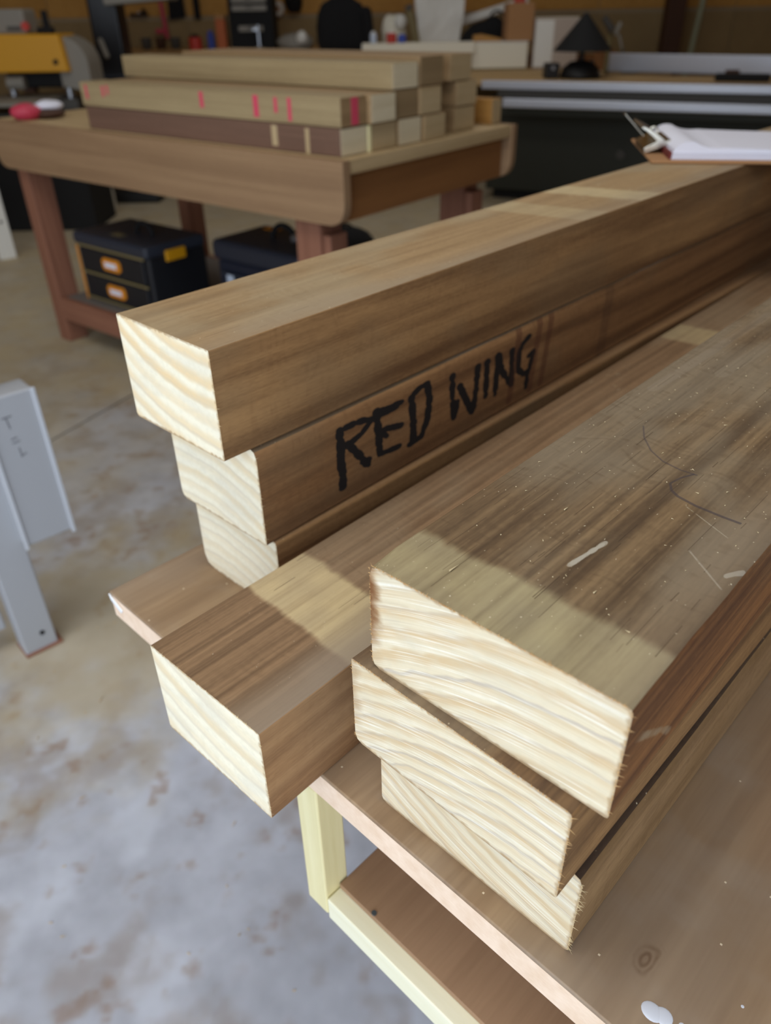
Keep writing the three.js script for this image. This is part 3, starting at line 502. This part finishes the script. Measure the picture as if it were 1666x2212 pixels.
{
  const b = thing('spray_bottle', 'white plastic container standing on the floor behind the table', 'bottle', [-1.91, 0.0005, -5.6]);
  part(b, 'bottle', lathe([[0, 0], [0.066, 0], [0.07, 0.012], [0.07, 0.12], [0.062, 0.15], [0.03, 0.17], [0.03, 0.185], [0, 0.185]]), M.plastic);
  part(b, 'cap', cyl(0.033, 0.033, 0.03), M.plastic, [0, 0.198, 0]);
  const k = thing('floor_bag', 'small black bag lying on the floor to the right of the table leg', 'bag', [-0.2, 0.0005, -4.35], 0.3);
  const g = new THREE.SphereGeometry(1, 24, 16); { const p = g.attributes.position; for (let i = 0; i < p.count; i++) { const q = 1 + 0.3 * (fbm(p.getX(i) * 2 + 4, p.getZ(i) * 2 + p.getY(i)) - 0.5); p.setXYZ(i, p.getX(i) * q, Math.max(-0.72, p.getY(i) * q), p.getZ(i) * q); } g.scale(0.16, 0.09, 0.12); g.translate(0, 0.066, 0); g.computeVertexNormals(); }
  part(k, 'sack', g, M.fabricBlack); part(k, 'handle', new THREE.TorusGeometry(0.05, 0.008, 8, 20, Math.PI), M.fabricBlack, [0, 0.12, 0]);
}

// ---------------------------------------------------------------- white trestle at the left
{
  const t = thing('trestle', 'white painted trestle standing on the floor at the left, pencil marks on its block', 'trestle', [-0.77495, 0, -1.19214], 0.7269);
  // local x runs along the visible faces, local z towards us
  part(t, 'leg', box(0.069, 0.86, 0.05, 0.004), M.whitePaint, [0.0345, 0.4304, -0.025]);
  part(t, 'block', box(0.097, 0.312, 0.06, 0.005), M.whitePaint, [0.1105, 0.433, 0.0005]);
  for (const x of [0.0635, 0.1575]) part(t, 'edge_strip', box(0.008, 0.318, 0.004, 0.0015), M.whiteEdge, [x, 0.431, 0.0325]);
  part(t, 'top_rail', box(0.9, 0.08, 0.05, 0.004), M.whitePaint, [-0.28, 0.90, -0.025]);
  part(t, 'bottom_rail', box(0.56, 0.07, 0.03, 0.004), M.whitePaint, [-0.29, 0.09, -0.068]);
  part(t, 'leg', box(0.069, 0.86, 0.05, 0.004), M.whitePaint, [-0.62, 0.4304, -0.025]);
  part(t, 'bolt_hole', cyl(0.0055, 0.0055, 0.002, 16), M.blackMatte, [0.043, 0.045, 0.0005], [Math.PI / 2, 0, 0]);
  part(t, 'foot_pad', box(0.08, 0.006, 0.062, 0.002), M.redLeg, [0.0375, 0.0032, -0.025]);
  const ink = std('#6c6c70', 0.8), stroke = (x, y, w, h, r = 0) => move(new THREE.BoxGeometry(w, h, 0.0005).rotateZ(r), x, y, 0.0308);
  part(t, 'pencil_mark', mergeGeometries([stroke(0.100, 0.548, 0.018, 0.0022, 0.05), stroke(0.1, 0.536, 0.0022, 0.022, 0.1), stroke(0.102, 0.505, 0.012, 0.002, 0.2), stroke(0.104, 0.497, 0.014, 0.002, 0.1), stroke(0.106, 0.476, 0.002, 0.018, 0.05), stroke(0.11, 0.4685, 0.012, 0.002, 0.45)]), ink);
}
{
  const t = thing('trestle', 'pale white trestle leg standing far behind at the left edge beside the machine base', 'trestle', [-2.13, 0, -4.42], 0.7);
  part(t, 'leg', box(0.09, 0.62, 0.06, 0.004), M.white, [0, 0.3105, 0]); part(t, 'top_rail', box(0.7, 0.08, 0.06, 0.004), M.white, [-0.25, 0.66, 0]); part(t, 'leg', box(0.09, 0.62, 0.06, 0.004), M.white, [-0.5, 0.3105, 0]); part(t, 'bolt_hole', cyl(0.008, 0.008, 0.004, 14), M.blackMatte, [0.01, 0.2, 0.0305], [Math.PI / 2, 0, 0]);
}

// ---------------------------------------------------------------- machines at the back left
{
  const p = thing('thickness_planer', 'yellow and grey thickness planer with a curved grey cowl on a dark stand', 'planer', [-2.0, 0, -5.25]);
  part(p, 'stand', box(0.62, 0.62, 0.42, 0.01), M.blackMatte, [-0.12, 0.3105, -0.02]);
  part(p, 'stand_rail', box(0.66, 0.05, 0.46, 0.006), M.greyDark, [-0.12, 0.645, -0.02]);
  part(p, 'bed', box(0.42, 0.02, 0.66, 0.004), M.grey, [-0.12, 0.735, 0.12]);
  part(p, 'pedestal', box(0.34, 0.06, 0.3, 0.01), M.greyDark, [0.03, 0.7, -0.05]);
  part(p, 'head_cover', extrude([[-0.26, -0.085], [0.19, -0.085], [0.175, 0.085], [-0.26, 0.09]], 0.26, 0.008), M.yellow, [0, 0.967, -0.12]);
  for (const [x, y] of [[-0.2, 0.98], [0.14, 0.925]]) part(p, 'bolt_cap', cyl(0.014, 0.014, 0.012, 18), M.blackMatte, [x, y, 0.152], [Math.PI / 2, 0, 0]);
  part(p, 'gearbox', box(0.22, 0.13, 0.2, 0.02), M.grey, [-0.13, 1.12, -0.04]);
  part(p, 'power_switch', cyl(0.022, 0.022, 0.02, 20), M.red, [-0.02, 1.1, 0.065], [Math.PI / 2, 0, 0]);
  part(p, 'slot_cover', box(0.08, 0.02, 0.01, 0.003), M.greyDark, [-0.09, 1.09, 0.063]);
  part(p, 'height_post', cyl(0.018, 0.02, 0.15, 20), M.blackMatte, [0.085, 1.1, 0.02]);
  part(p, 'post_collar', box(0.09, 0.06, 0.06, 0.01), M.blackMatte, [0.075, 1.065, 0.02]);
  const cw = new THREE.Shape(); cw.moveTo(-0.05, -0.13); cw.lineTo(0.11, -0.16); cw.lineTo(0.11, -0.02); cw.quadraticCurveTo(0.1, 0.1, -0.05, 0.12); cw.closePath();
  part(p, 'cowl', new THREE.ExtrudeGeometry(cw, { depth: 0.24, bevelEnabled: true, bevelSize: 0.008, bevelThickness: 0.008 }), M.grey, [0.185, 0.93, -0.16]);
  part(p, 'column', cyl(0.022, 0.022, 0.16, 18), M.steel, [0.14, 0.8, 0.02]); part(p, 'column', cyl(0.022, 0.022, 0.16, 18), M.steel, [-0.2, 0.8, 0.02]);
  part(p, 'cutter_block', box(0.34, 0.1, 0.2, 0.02), M.blackMatte, [-0.03, 0.84, -0.03]);
  part(p, 'feed_roller', cyl(0.035, 0.035, 0.1, 20), M.grey, [-0.13, 0.82, 0.11], [0, 0, Math.PI / 2]);
}
{
  const c = thing('drill_press', 'tall black machine column with a pale handle between the planer and the beams', 'drill press', [-1.81, 0, -6.1]);
  part(c, 'base', box(0.42, 0.08, 0.5, 0.02), M.black, [0, 0.0405, 0]); part(c, 'column', box(0.2, 1.4, 0.2, 0.02), M.blackGloss, [0, 0.78, 0]); part(c, 'head', box(0.26, 0.4, 0.4, 0.03), M.blackGloss, [0, 1.64, 0.06]);
  part(c, 'handle', new THREE.CapsuleGeometry(0.018, 0.09, 6, 14), M.grey, [-0.03, 0.96, 0.118], [0, 0, 0.25]);
  part(c, 'work_table', box(0.42, 0.05, 0.3, 0.008), M.grey, [0.27, 1.235, 0.1], [0, 0, 0.06]); part(c, 'foot_plate', box(0.16, 0.014, 0.02, 0.003), M.navy, [0, 0.795, 0.104]);
}

// ---------------------------------------------------------------- back bench and what stands on it
const SY = 0.77;
{
  const b = thing('back_bench', 'long wooden bench along the back wall under the hanging tools', 'workbench', [-0.35, 0, -7.7]);
  part(b, 'bench_top', box(4.6, 0.04, 1.6, 0.004), M.sawPly, [-0.25, 0.86, 0]);
  part(b, 'front_board', box(4.6, 0.12, 0.03, 0.004), M.apronSide, [-0.25, 0.78, 0.775]);
  for (const x of [-2.45, -1, 0.5, 1.95]) part(b, 'leg', box(0.09, 0.838, 0.09, 0.004), M.darkPost, [x, 0.4195, 0.7]);
}
const BB = 0.8805;   // top of that bench
{
  const j = thing('work_jacket', 'black work jacket draped over a chair back beside the bench', 'jacket', [-0.266, BB, -6.95]);
  const s = []; for (const [y, w, d] of [[0, 0.17, 0.06], [0.06, 0.205, 0.085], [0.16, 0.205, 0.09], [0.25, 0.19, 0.085], [0.31, 0.15, 0.07], [0.345, 0.09, 0.055], [0.37, 0.07, 0.05], [0.4, 0.066, 0.045]]) s.push([y, w, d]);
  const P = [], I = [], n = 36; for (const [y, w, d] of s) for (let i = 0; i < n; i++) { const a = (i / n) * 6.2832, k = 1 + 0.08 * (vn(i * 0.8, y * 30) - 0.5) * 2; P.push(Math.cos(a) * w * k, y, Math.sign(Math.sin(a)) * Math.pow(Math.abs(Math.sin(a)), 0.7) * d * k); }
  for (let q = 0; q + 1 < s.length; q++) for (let i = 0; i < n; i++) { const a = q * n + i, b = q * n + (i + 1) % n; I.push(a, a + n, b, b, a + n, b + n); }
  P.push(0, s[0][0], 0, 0, s[s.length - 1][0], 0); const b0 = n * s.length; for (let i = 0; i < n; i++) { I.push(i, (i + 1) % n, b0); I.push((s.length - 1) * n + i, b0 + 1, (s.length - 1) * n + (i + 1) % n); }
  const g = new THREE.BufferGeometry(); g.setAttribute('position', new THREE.Float32BufferAttribute(P, 3)); g.setIndex(I); g.computeVertexNormals();
  part(j, 'torso', g, M.fabricBlack); part(j, 'sleeve', new THREE.CapsuleGeometry(0.045, 0.2, 8, 16), M.fabricBlack, [0.195, 0.15, 0.05], [0.1, 0, 0.12]); part(j, 'collar', new THREE.TorusGeometry(0.06, 0.018, 8, 24), M.fabricBlack, [0, 0.385, 0], [Math.PI / 2, 0, 0]);
}
{
  const d = thing('drawer_tower', 'black drawer tower with pale grey drawer fronts on the back bench', 'drawer unit', [-1.03, BB, -7.56]);
  part(d, 'carcass', box(0.36, 0.52, 0.36, 0.006), M.blackMatte, [0, 0.2605, 0]);
  [[0.155, 0.2], [0.295, 0.28], [0.352, 0.28], [0.44, 0.28]].forEach(([y, w]) => { const k = part(d, 'drawer', box(w, 0.04, 0.02, 0.004), M.grey, [-0.005, y, 0.185]); part(k, 'pull', box(0.06, 0.008, 0.012, 0.003), M.greyDark, [0, 0.006, 0.014]); });
  const s = thing('small_clamp', 'little silver clamp hanging before the black drawer tower', 'clamp', [-0.97, BB, -7.32]); part(s, 'bar', box(0.014, 0.18, 0.012, 0.003), M.steel, [0, 0.0905, 0]); part(s, 'jaw', box(0.05, 0.02, 0.02, 0.004), M.steel, [-0.02, 0.15, 0.014]); part(s, 'foot', box(0.06, 0.03, 0.03, 0.004), M.grey, [0, 0.0155, 0.02]);
}
const lumpy = (sx, sy, sz, seed, flat = -0.7) => { const g = new THREE.SphereGeometry(1, 26, 18), p = g.attributes.position; for (let i = 0; i < p.count; i++) { const q = 1 + 0.4 * (fbm(p.getX(i) * 2 + seed, p.getY(i) * 2 + p.getZ(i) * 2 + seed) - 0.5); p.setXYZ(i, p.getX(i) * q, Math.max(flat, p.getY(i) * q), p.getZ(i) * q); } g.scale(sx, sy, sz); g.translate(0, -flat * sy, 0); g.computeVertexNormals(); return g; };
{
  const bag = thing('plastic_bag', 'crumpled pale plastic bag on the back bench left of the jacket', 'bag', [-0.68, BB, -7.35]);
  part(bag, 'bag_body', lumpy(0.15, 0.075, 0.1, 3), M.grey); part(bag, 'bag_knot', lumpy(0.045, 0.05, 0.04, 8), M.white, [0.07, 0.05, 0.09]);
  const can = (name, label, cat, x, y, z, r, h, mat, top) => { const t = thing(name, label, cat, [x, y, z]); part(t, 'body', lathe([[0, 0], [r * 0.94, 0], [r, 0.004], [r, h * 0.9], [r * 0.9, h], [0, h]], 22), mat); part(t, 'cap', cyl(r * 0.6, r * 0.7, h * 0.2, 18), top, [0, h * 1.1, 0]); return t; };
  can('tin_can', 'dark red tin can on the back bench in front of the wall tools', 'can', -1.54, BB, -7.55, 0.055, 0.1, M.red, M.blackMatte);
  can('glue_bottle', 'slim blue bottle on the back bench', 'bottle', -1.405, BB, -7.55, 0.03, 0.12, M.blue, M.blue);
  const o = thing('orange_box', 'upright orange box beside the black drawer tower', 'box', [-1.295, BB, -7.5]); part(o, 'box_body', box(0.08, 0.22, 0.12, 0.004), M.orange, [0, 0.1105, 0]); part(o, 'lid', box(0.084, 0.03, 0.124, 0.004), M.card, [0, 0.2362, 0]);
  const WB = 0.9495;   // top of the white planks below
  can('pale_bottle', 'small pale blue bottle at the left end of the white board', 'bottle', -0.028, WB, -6.35, 0.024, 0.06, M.paleBlue, M.white);
  can('red_tin', 'round red tin on the white board next to a blue cap', 'can', 0.1, WB, -6.36, 0.036, 0.062, M.red, M.white);
  can('blue_pot', 'little blue pot right of the red tin', 'pot', 0.175, WB, -6.36, 0.03, 0.045, M.blue, M.blue);
  const r = thing('white_funnel', 'white crumpled paper cone behind the tins', 'paper', [0.13, BB, -7.15]); part(r, 'paper_fold', lumpy(0.1, 0.14, 0.07, 12), M.cream); part(r, 'paper_crease', lumpy(0.05, 0.06, 0.05, 15), M.white, [0.05, 0.14, 0.05]);
  // tall white paper sack
  const s = thing('paper_sack', 'tall white paper sack standing on the back bench', 'sack', [0.49, BB, -7.1]);
  const g = new THREE.BoxGeometry(0.38, 0.42, 0.16, 14, 14, 5), p = g.attributes.position; for (let i = 0; i < p.count; i++) { const x = p.getX(i), y = p.getY(i), z = p.getZ(i), k = 0.8 + 0.2 * sst(-0.21, 0.1, y); p.setXYZ(i, x * k + 0.02 * (fbm(y * 9, z * 9) - 0.5), y, z + 0.05 * (fbm(x * 9 + 3, y * 9) - 0.5)); } g.translate(0, 0.2105, 0); g.computeVertexNormals();
  part(s, 'sack_body', g, M.white); part(s, 'top_fold', box(0.36, 0.04, 0.05, 0.01), M.white, [0, 0.43, 0]);
  const tp2 = thing('olive_strap', 'olive webbing strap leaning on the white paper sack', 'strap', [0.33, BB, -6.96], 0); part(tp2, 'webbing', box(0.05, 0.28, 0.012, 0.003), M.olive, [-0.05, 0.15, 0], [0.0, 0, 0.28]); part(tp2, 'buckle', box(0.06, 0.03, 0.018, 0.004), M.greyDark, [-0.085, 0.28, 0.008], [0, 0, 0.28]);
}
{
  // a narrow side table between the saw and the back bench
  const sd = thing('side_table', 'plywood side table behind the saw, carrying the white boxes', 'table', [0.95, 0, -6.45]);
  part(sd, 'table_top', box(2.2, 0.03, 0.78, 0.003), M.sawPly, [0, SY - 0.0155, 0]); for (const x of [-1.0, 1.0]) for (const z of [-0.32, 0.32]) part(sd, 'leg', box(0.06, SY - 0.032, 0.06), M.darkPost, [x, (SY - 0.032) / 2 + 0.0005, z]);
  const wb = thing('white_board', 'long white board lying behind the piles of beams', 'board', [0.293, 0.8812, -6.4]); part(wb, 'board', box(0.8, 0.068, 0.14, 0.004), M.cream, [0, 0.0345, 0]); part(wb, 'end_cap', box(0.004, 0.06, 0.13, 0.001), M.white, [-0.402, 0.0345, 0]);
  const ly = thing('board_stand', 'wooden block carrying the white board behind the piles', 'block', [0.2, SY + 0.0005, -6.4]); part(ly, 'block', box(0.5, 0.108, 0.12, 0.004), M.sawPly, [0, 0.0545, 0]); part(ly, 'foot', box(0.52, 0.02, 0.14, 0.003), M.sawPly, [0, 0.0105, 0]);
  const bx = thing('white_crate', 'low white box with a flat front on the saw table', 'box', [0.885, SY + 0.0005, -6.5]);
  part(bx, 'box_body', box(0.4, 0.165, 0.2, 0.004), M.cream, [0, 0.0835, 0]); part(bx, 'lid', box(0.404, 0.01, 0.204, 0.002), M.white, [0, 0.1705, 0]); part(bx, 'base_strip', box(0.402, 0.012, 0.202, 0.002), M.olive, [0, 0.0065, 0]);
  const top = SY + 0.1762;
  const cb = thing('cardboard_box', 'upright brown cardboard box on the low white box', 'box', [1.02, top, -6.5], 0.1); part(cb, 'carton', box(0.19, 0.225, 0.14, 0.003), M.card, [0, 0.1135, 0]); part(cb, 'flap', box(0.186, 0.004, 0.07, 0.001), M.cardTop, [0, 0.2285, 0.03]);
  const rt = thing('red_tub', 'small red tub on the brown cardboard box', 'tub', [1.02, top + 0.2312, -6.5]); part(rt, 'tub_body', lathe([[0, 0], [0.04, 0], [0.042, 0.004], [0.042, 0.03], [0.036, 0.036], [0, 0.036]]), M.red); part(rt, 'rim', new THREE.TorusGeometry(0.042, 0.003, 8, 28), M.red, [0, 0.005, 0], [Math.PI / 2, 0, 0]);
  const bb = thing('black_bag', 'slumped black bag under the leaning white plank', 'bag', [0.83, BB, -7.03]); { const g = lumpy(0.17, 0.13, 0.09, 21); const p = g.attributes.position; for (let i = 0; i < p.count; i++) p.setY(i, p.getY(i) * (0.62 + 1.4 * (p.getX(i) + 0.2))); g.computeVertexNormals(); part(bb, 'bag_body', g, M.fabricBlack); part(bb, 'strap', new THREE.TorusGeometry(0.05, 0.008, 8, 22, Math.PI), M.fabricBlack, [0.1, 0.2, 0.02]); }
  const wood = thing('wood_offcut', 'flat tan wood offcut lying before the black bag', 'wood offcut', [0.8, top, -6.5]); part(wood, 'offcut', extrude([[-0.1, 0], [0.1, 0], [0.1, 0.012], [-0.04, 0.04], [-0.1, 0.035]], 0.08, 0.002), M.ochreBoard, [0, 0.0025, -0.04]); part(wood, 'label_patch', box(0.03, 0.012, 0.002, 0.0006), M.card, [-0.05, 0.02, 0.042]);
  const pl = thing('white_plank', 'white plank leaning diagonally above the black bag', 'plank', [0.93, BB, -7.36]); part(pl, 'plank', box(0.6, 0.055, 0.03, 0.003), M.white, [0.0, 0.245, 0], [0, 0, 0.26]); part(pl, 'prop', box(0.04, 0.2, 0.04, 0.003), M.olive, [-0.02, 0.1005, -0.04]);
  const ct = thing('carton', 'large pale carton standing at the right of the low white box', 'box', [1.31, SY + 0.0005, -6.58], -0.12); part(ct, 'carton_body', box(0.32, 0.31, 0.26, 0.004), M.mauve, [0, 0.156, 0]); part(ct, 'side_panel', box(0.13, 0.29, 0.003, 0.001), M.white, [-0.085, 0.156, 0.1315]); part(ct, 'top_flap', box(0.31, 0.004, 0.25, 0.001), M.cream, [0, 0.3135, 0]);
}
{
  const l = thing('desk_lamp', 'black lamp with a pointed conical shade on a domed base', 'lamp', [1.275, SY + 0.0005, -5.5]);
  part(l, 'base', lathe([[0, 0], [0.125, 0], [0.125, 0.02], [0.11, 0.06], [0.07, 0.09], [0.02, 0.1], [0, 0.1]]), M.black);
  part(l, 'neck', cyl(0.014, 0.016, 0.09), M.black, [0, 0.14, 0]);
  part(l, 'shade', lathe([[0.178, 0.148], [0.18, 0.15], [0.012, 0.345], [0, 0.348], [0, 0.342], [0.008, 0.34], [0.172, 0.15], [0.178, 0.148]]), M.blackMatte);
  part(l, 'switch', box(0.02, 0.012, 0.014, 0.003), M.greyDark, [0.06, 0.094, 0.04]);
  const k = thing('black_case', 'low black case beside the base of the black lamp', 'case', [1.095, SY + 0.0005, -5.52]); part(k, 'case', box(0.086, 0.085, 0.12, 0.01), M.black, [0, 0.043, 0]); part(k, 'clasp', box(0.02, 0.02, 0.006, 0.002), M.steel, [0, 0.06, 0.062]);
  const w = thing('wood_block', 'brown wood block standing behind the black lamp', 'wood block', [1.6, SY + 0.0005, -6.2]); part(w, 'block', box(0.13, 0.12, 0.1, 0.004), M.apronSide, [0, 0.0605, 0]); part(w, 'end_grain', box(0.002, 0.11, 0.09, 0.001), M.endBrown, [0.0655, 0.0605, 0]);
  const h = thing('hose_gun', 'silver spray gun with a pale hose behind the top of the lamp', 'spray gun', [1.58, SY + 0.0005, -6.05]);
  part(h, 'stand', cyl(0.012, 0.02, 0.25, 14), M.olive, [0, 0.1255, 0]); part(h, 'barrel', cyl(0.02, 0.026, 0.1, 18), M.greyDark, [-0.03, 0.28, 0.02], [0, 0, 0.7]); part(h, 'grip', box(0.024, 0.08, 0.03, 0.006), M.grey, [0.04, 0.25, 0.02], [0, 0, -0.4]);
  part(h, 'hose', new THREE.TubeGeometry(new THREE.CatmullRomCurve3([V3(0.05, 0.22, 0.02), V3(0.07, 0.17, 0.03), V3(0.085, 0.13, 0.03), V3(0.11, 0.11, 0.0)]), 20, 0.008, 8), M.grey);
}
{
  // sliding table saw with two aluminium rails, in local axes x along the rails, z towards us
  const s = thing('table_saw', 'sliding table saw with a dark cabinet and two long aluminium rails', 'table saw', [1.75, 0, -4.95], -0.42);
  part(s, 'cabinet', box(2.5, 0.6, 0.4, 0.01), M.oliveGreen, [-0.02, 0.3605, -0.62]); part(s, 'plinth', box(2.4, 0.06, 0.34, 0.005), M.blackMatte, [-0.02, 0.0305, -0.62]);
  part(s, 'upper_rail', box(2.6, 0.046, 0.05, 0.006), M.alu, [0.1, SY - 0.02, 0.0]); part(s, 'lower_rail', box(2.5, 0.05, 0.05, 0.008), M.alu, [0.2, SY - 0.115, 0.03]);
  part(s, 'rail_web', box(2.5, 0.05, 0.02, 0.003), M.greyDark, [0.15, SY - 0.067, -0.02]); part(s, 'support_bar', box(2.4, 0.05, 0.3, 0.004), M.oliveGreen, [0.1, SY - 0.165, -0.2]);
  part(s, 'table_board', box(2.7, 0.03, 0.56, 0.003), M.sawPly, [0.05, SY - 0.015, -0.32]);
  part(s, 'knob', cyl(0.03, 0.03, 0.03, 20), M.greyDark, [-0.35, 0.33, -0.41], [Math.PI / 2, 0, 0]); part(s, 'door_handle', box(0.16, 0.02, 0.02, 0.006), M.greyDark, [-0.55, 0.56, -0.412]);
  const f = thing('rip_fence', 'flat aluminium fence standing on the saw table at the right', 'fence', [2.02, SY + 0.0005, -5.62], -0.6);
  part(f, 'fence_bar', box(1.1, 0.105, 0.03, 0.004), M.alu, [0.0, 0.0605, 0]); part(f, 'foot', box(0.1, 0.008, 0.09, 0.002), M.greyDark, [-0.4, 0.0045, 0]); part(f, 'foot', box(0.1, 0.008, 0.09, 0.002), M.greyDark, [0.4, 0.0045, 0]);
  const z = thing('black_block', 'black tool lying on the saw table in front of the fence', 'tool', [2.12, SY + 0.0005, -5.05], -0.4); part(z, 'tool_body', box(0.3, 0.04, 0.08, 0.012), M.blackMatte, [0, 0.0205, 0]); part(z, 'tool_grip', box(0.08, 0.02, 0.05, 0.008), M.darkPost, [-0.06, 0.0485, 0]);
}
{
  const p = thing('wall_post', 'dark brown wooden post against the back wall on the right', 'post', [2.73, 0, -8.3]); part(p, 'post', box(0.16, 3.38, 0.14, 0.006), M.darkPost, [0, 1.6905, 0]); part(p, 'bracket', box(0.17, 0.06, 0.02, 0.003), M.greyDark, [0, 2.4, 0.08]);
  const q = thing('pipe', 'slanting greenish pipe beside the dark post', 'pipe', [2.72, 0.0, -7.95]); part(q, 'tube', cyl(0.026, 0.026, 2.6, 20), M.pipe, [0.14, 1.305, 0], [0, 0, -0.075]); part(q, 'collar', cyl(0.034, 0.034, 0.06, 20), M.pipe, [0.19, 1.95, 0], [0, 0, -0.075]);
}
// tools hung on the back wall
{
  const y0 = -8.572;
  const hook = (t, y) => part(t, 'hook', cyl(0.006, 0.006, 0.04, 10), M.steel, [0, y, 0.012], [Math.PI / 2, 0, 0]);
  const c = thing('bar_clamp', 'red bar clamp hanging upright on the back wall', 'clamp', [-2.02, 0.95, y0]); part(c, 'bar', box(0.035, 0.62, 0.02, 0.004), M.pinkRed, [0, 0.31, 0.03], [0, 0, 0.06]); part(c, 'jaw', box(0.1, 0.05, 0.03, 0.008), M.pinkRed, [-0.04, 0.58, 0.04]); part(c, 'jaw', box(0.1, 0.04, 0.03, 0.008), M.pinkRed, [-0.03, 0.06, 0.04]); hook(c, 0.6);
  const a = thing('hand_saw', 'wide black tool hanging next to the red clamp', 'hand saw', [-1.88, 1.1, y0]); part(a, 'blade', extrude([[-0.075, 0], [0.075, 0.02], [0.06, 0.4], [-0.06, 0.4]], 0.02, 0.003), M.blackMatte, [0, 0, 0.02]); part(a, 'handle', new THREE.TorusGeometry(0.05, 0.016, 10, 24), M.blackMatte, [0, 0.44, 0.03]); hook(a, 0.5);
  const b = thing('pry_bar', 'narrow black tool hanging left of the drawer tower', 'pry bar', [-1.69, 1.1, y0]); part(b, 'shaft', box(0.06, 0.36, 0.03, 0.01), M.blackMatte, [0, 0.18, 0.03]); part(b, 'head', box(0.1, 0.05, 0.04, 0.012), M.blackMatte, [0.01, 0.38, 0.03]); hook(b, 0.4);
  const d = thing('hand_plane', 'small black tool on the wall right of the machine column', 'hand plane', [-2.24, 1.13, y0]); part(d, 'sole', box(0.17, 0.025, 0.05, 0.006), M.blackMatte, [0, 0.012, 0.035]); part(d, 'knob', new THREE.SphereGeometry(0.022, 16, 12), M.blackMatte, [0.05, 0.04, 0.035]); hook(d, 0.03);
  const e = thing('tape_roll', 'white roll hanging on the wall between two black tools', 'tape roll', [-0.93, 1.17, y0]); part(e, 'roll', new THREE.TorusGeometry(0.04, 0.022, 12, 28), M.white, [0, 0, 0.036]); part(e, 'core', cyl(0.02, 0.02, 0.04, 18), M.card, [0, 0, 0.036], [Math.PI / 2, 0, 0]); hook(e, 0);
  const f = thing('safety_mask', 'black mask hanging on the wall left of the jacket', 'mask', [-0.775, 1.14, y0]); part(f, 'shell', lumpy(0.085, 0.14, 0.06, 33, -0.9), M.blackMatte, [0, 0, 0.06]); part(f, 'strap', new THREE.TorusGeometry(0.06, 0.006, 8, 24), M.blackMatte, [0, 0.26, 0.03]); hook(f, 0.31);
  const g = thing('grey_caddy', 'row of small grey pots on the back bench under the red clamp', 'pots', [-1.95, BB, -8.0]); for (let i = 0; i < 3; i++) part(g, 'pot', lathe([[0, 0], [0.04, 0], [0.048, 0.09], [0.044, 0.09], [0.038, 0.008], [0, 0.008]], 20), i === 1 ? M.darkPost : M.greyDark, [-0.12 + i * 0.13, 0, 0]);
}
// saw dust and chips swept over the floor near the bench
{
  const r = rng(9), gs = []; for (let i = 0; i < 260; i++) { const x = -1.3 + r() * 1.5, z = -3.2 + r() * 2.9; gs.push(sliver(V3(x, 0.0015, z), V3(r() - 0.5, 0.04, r() - 0.5), 0.006 + 0.014 * r() * r(), 0.0012)); }
  const m = part(scene, 'floor_shavings', mergeGeometries(gs), std('#cdb48a', 0.85)); tag(m, 'thin scatter of pale wood shavings on the concrete floor', 'shavings'); m.userData.kind = 'stuff';
}
renderer.render(scene, camera);
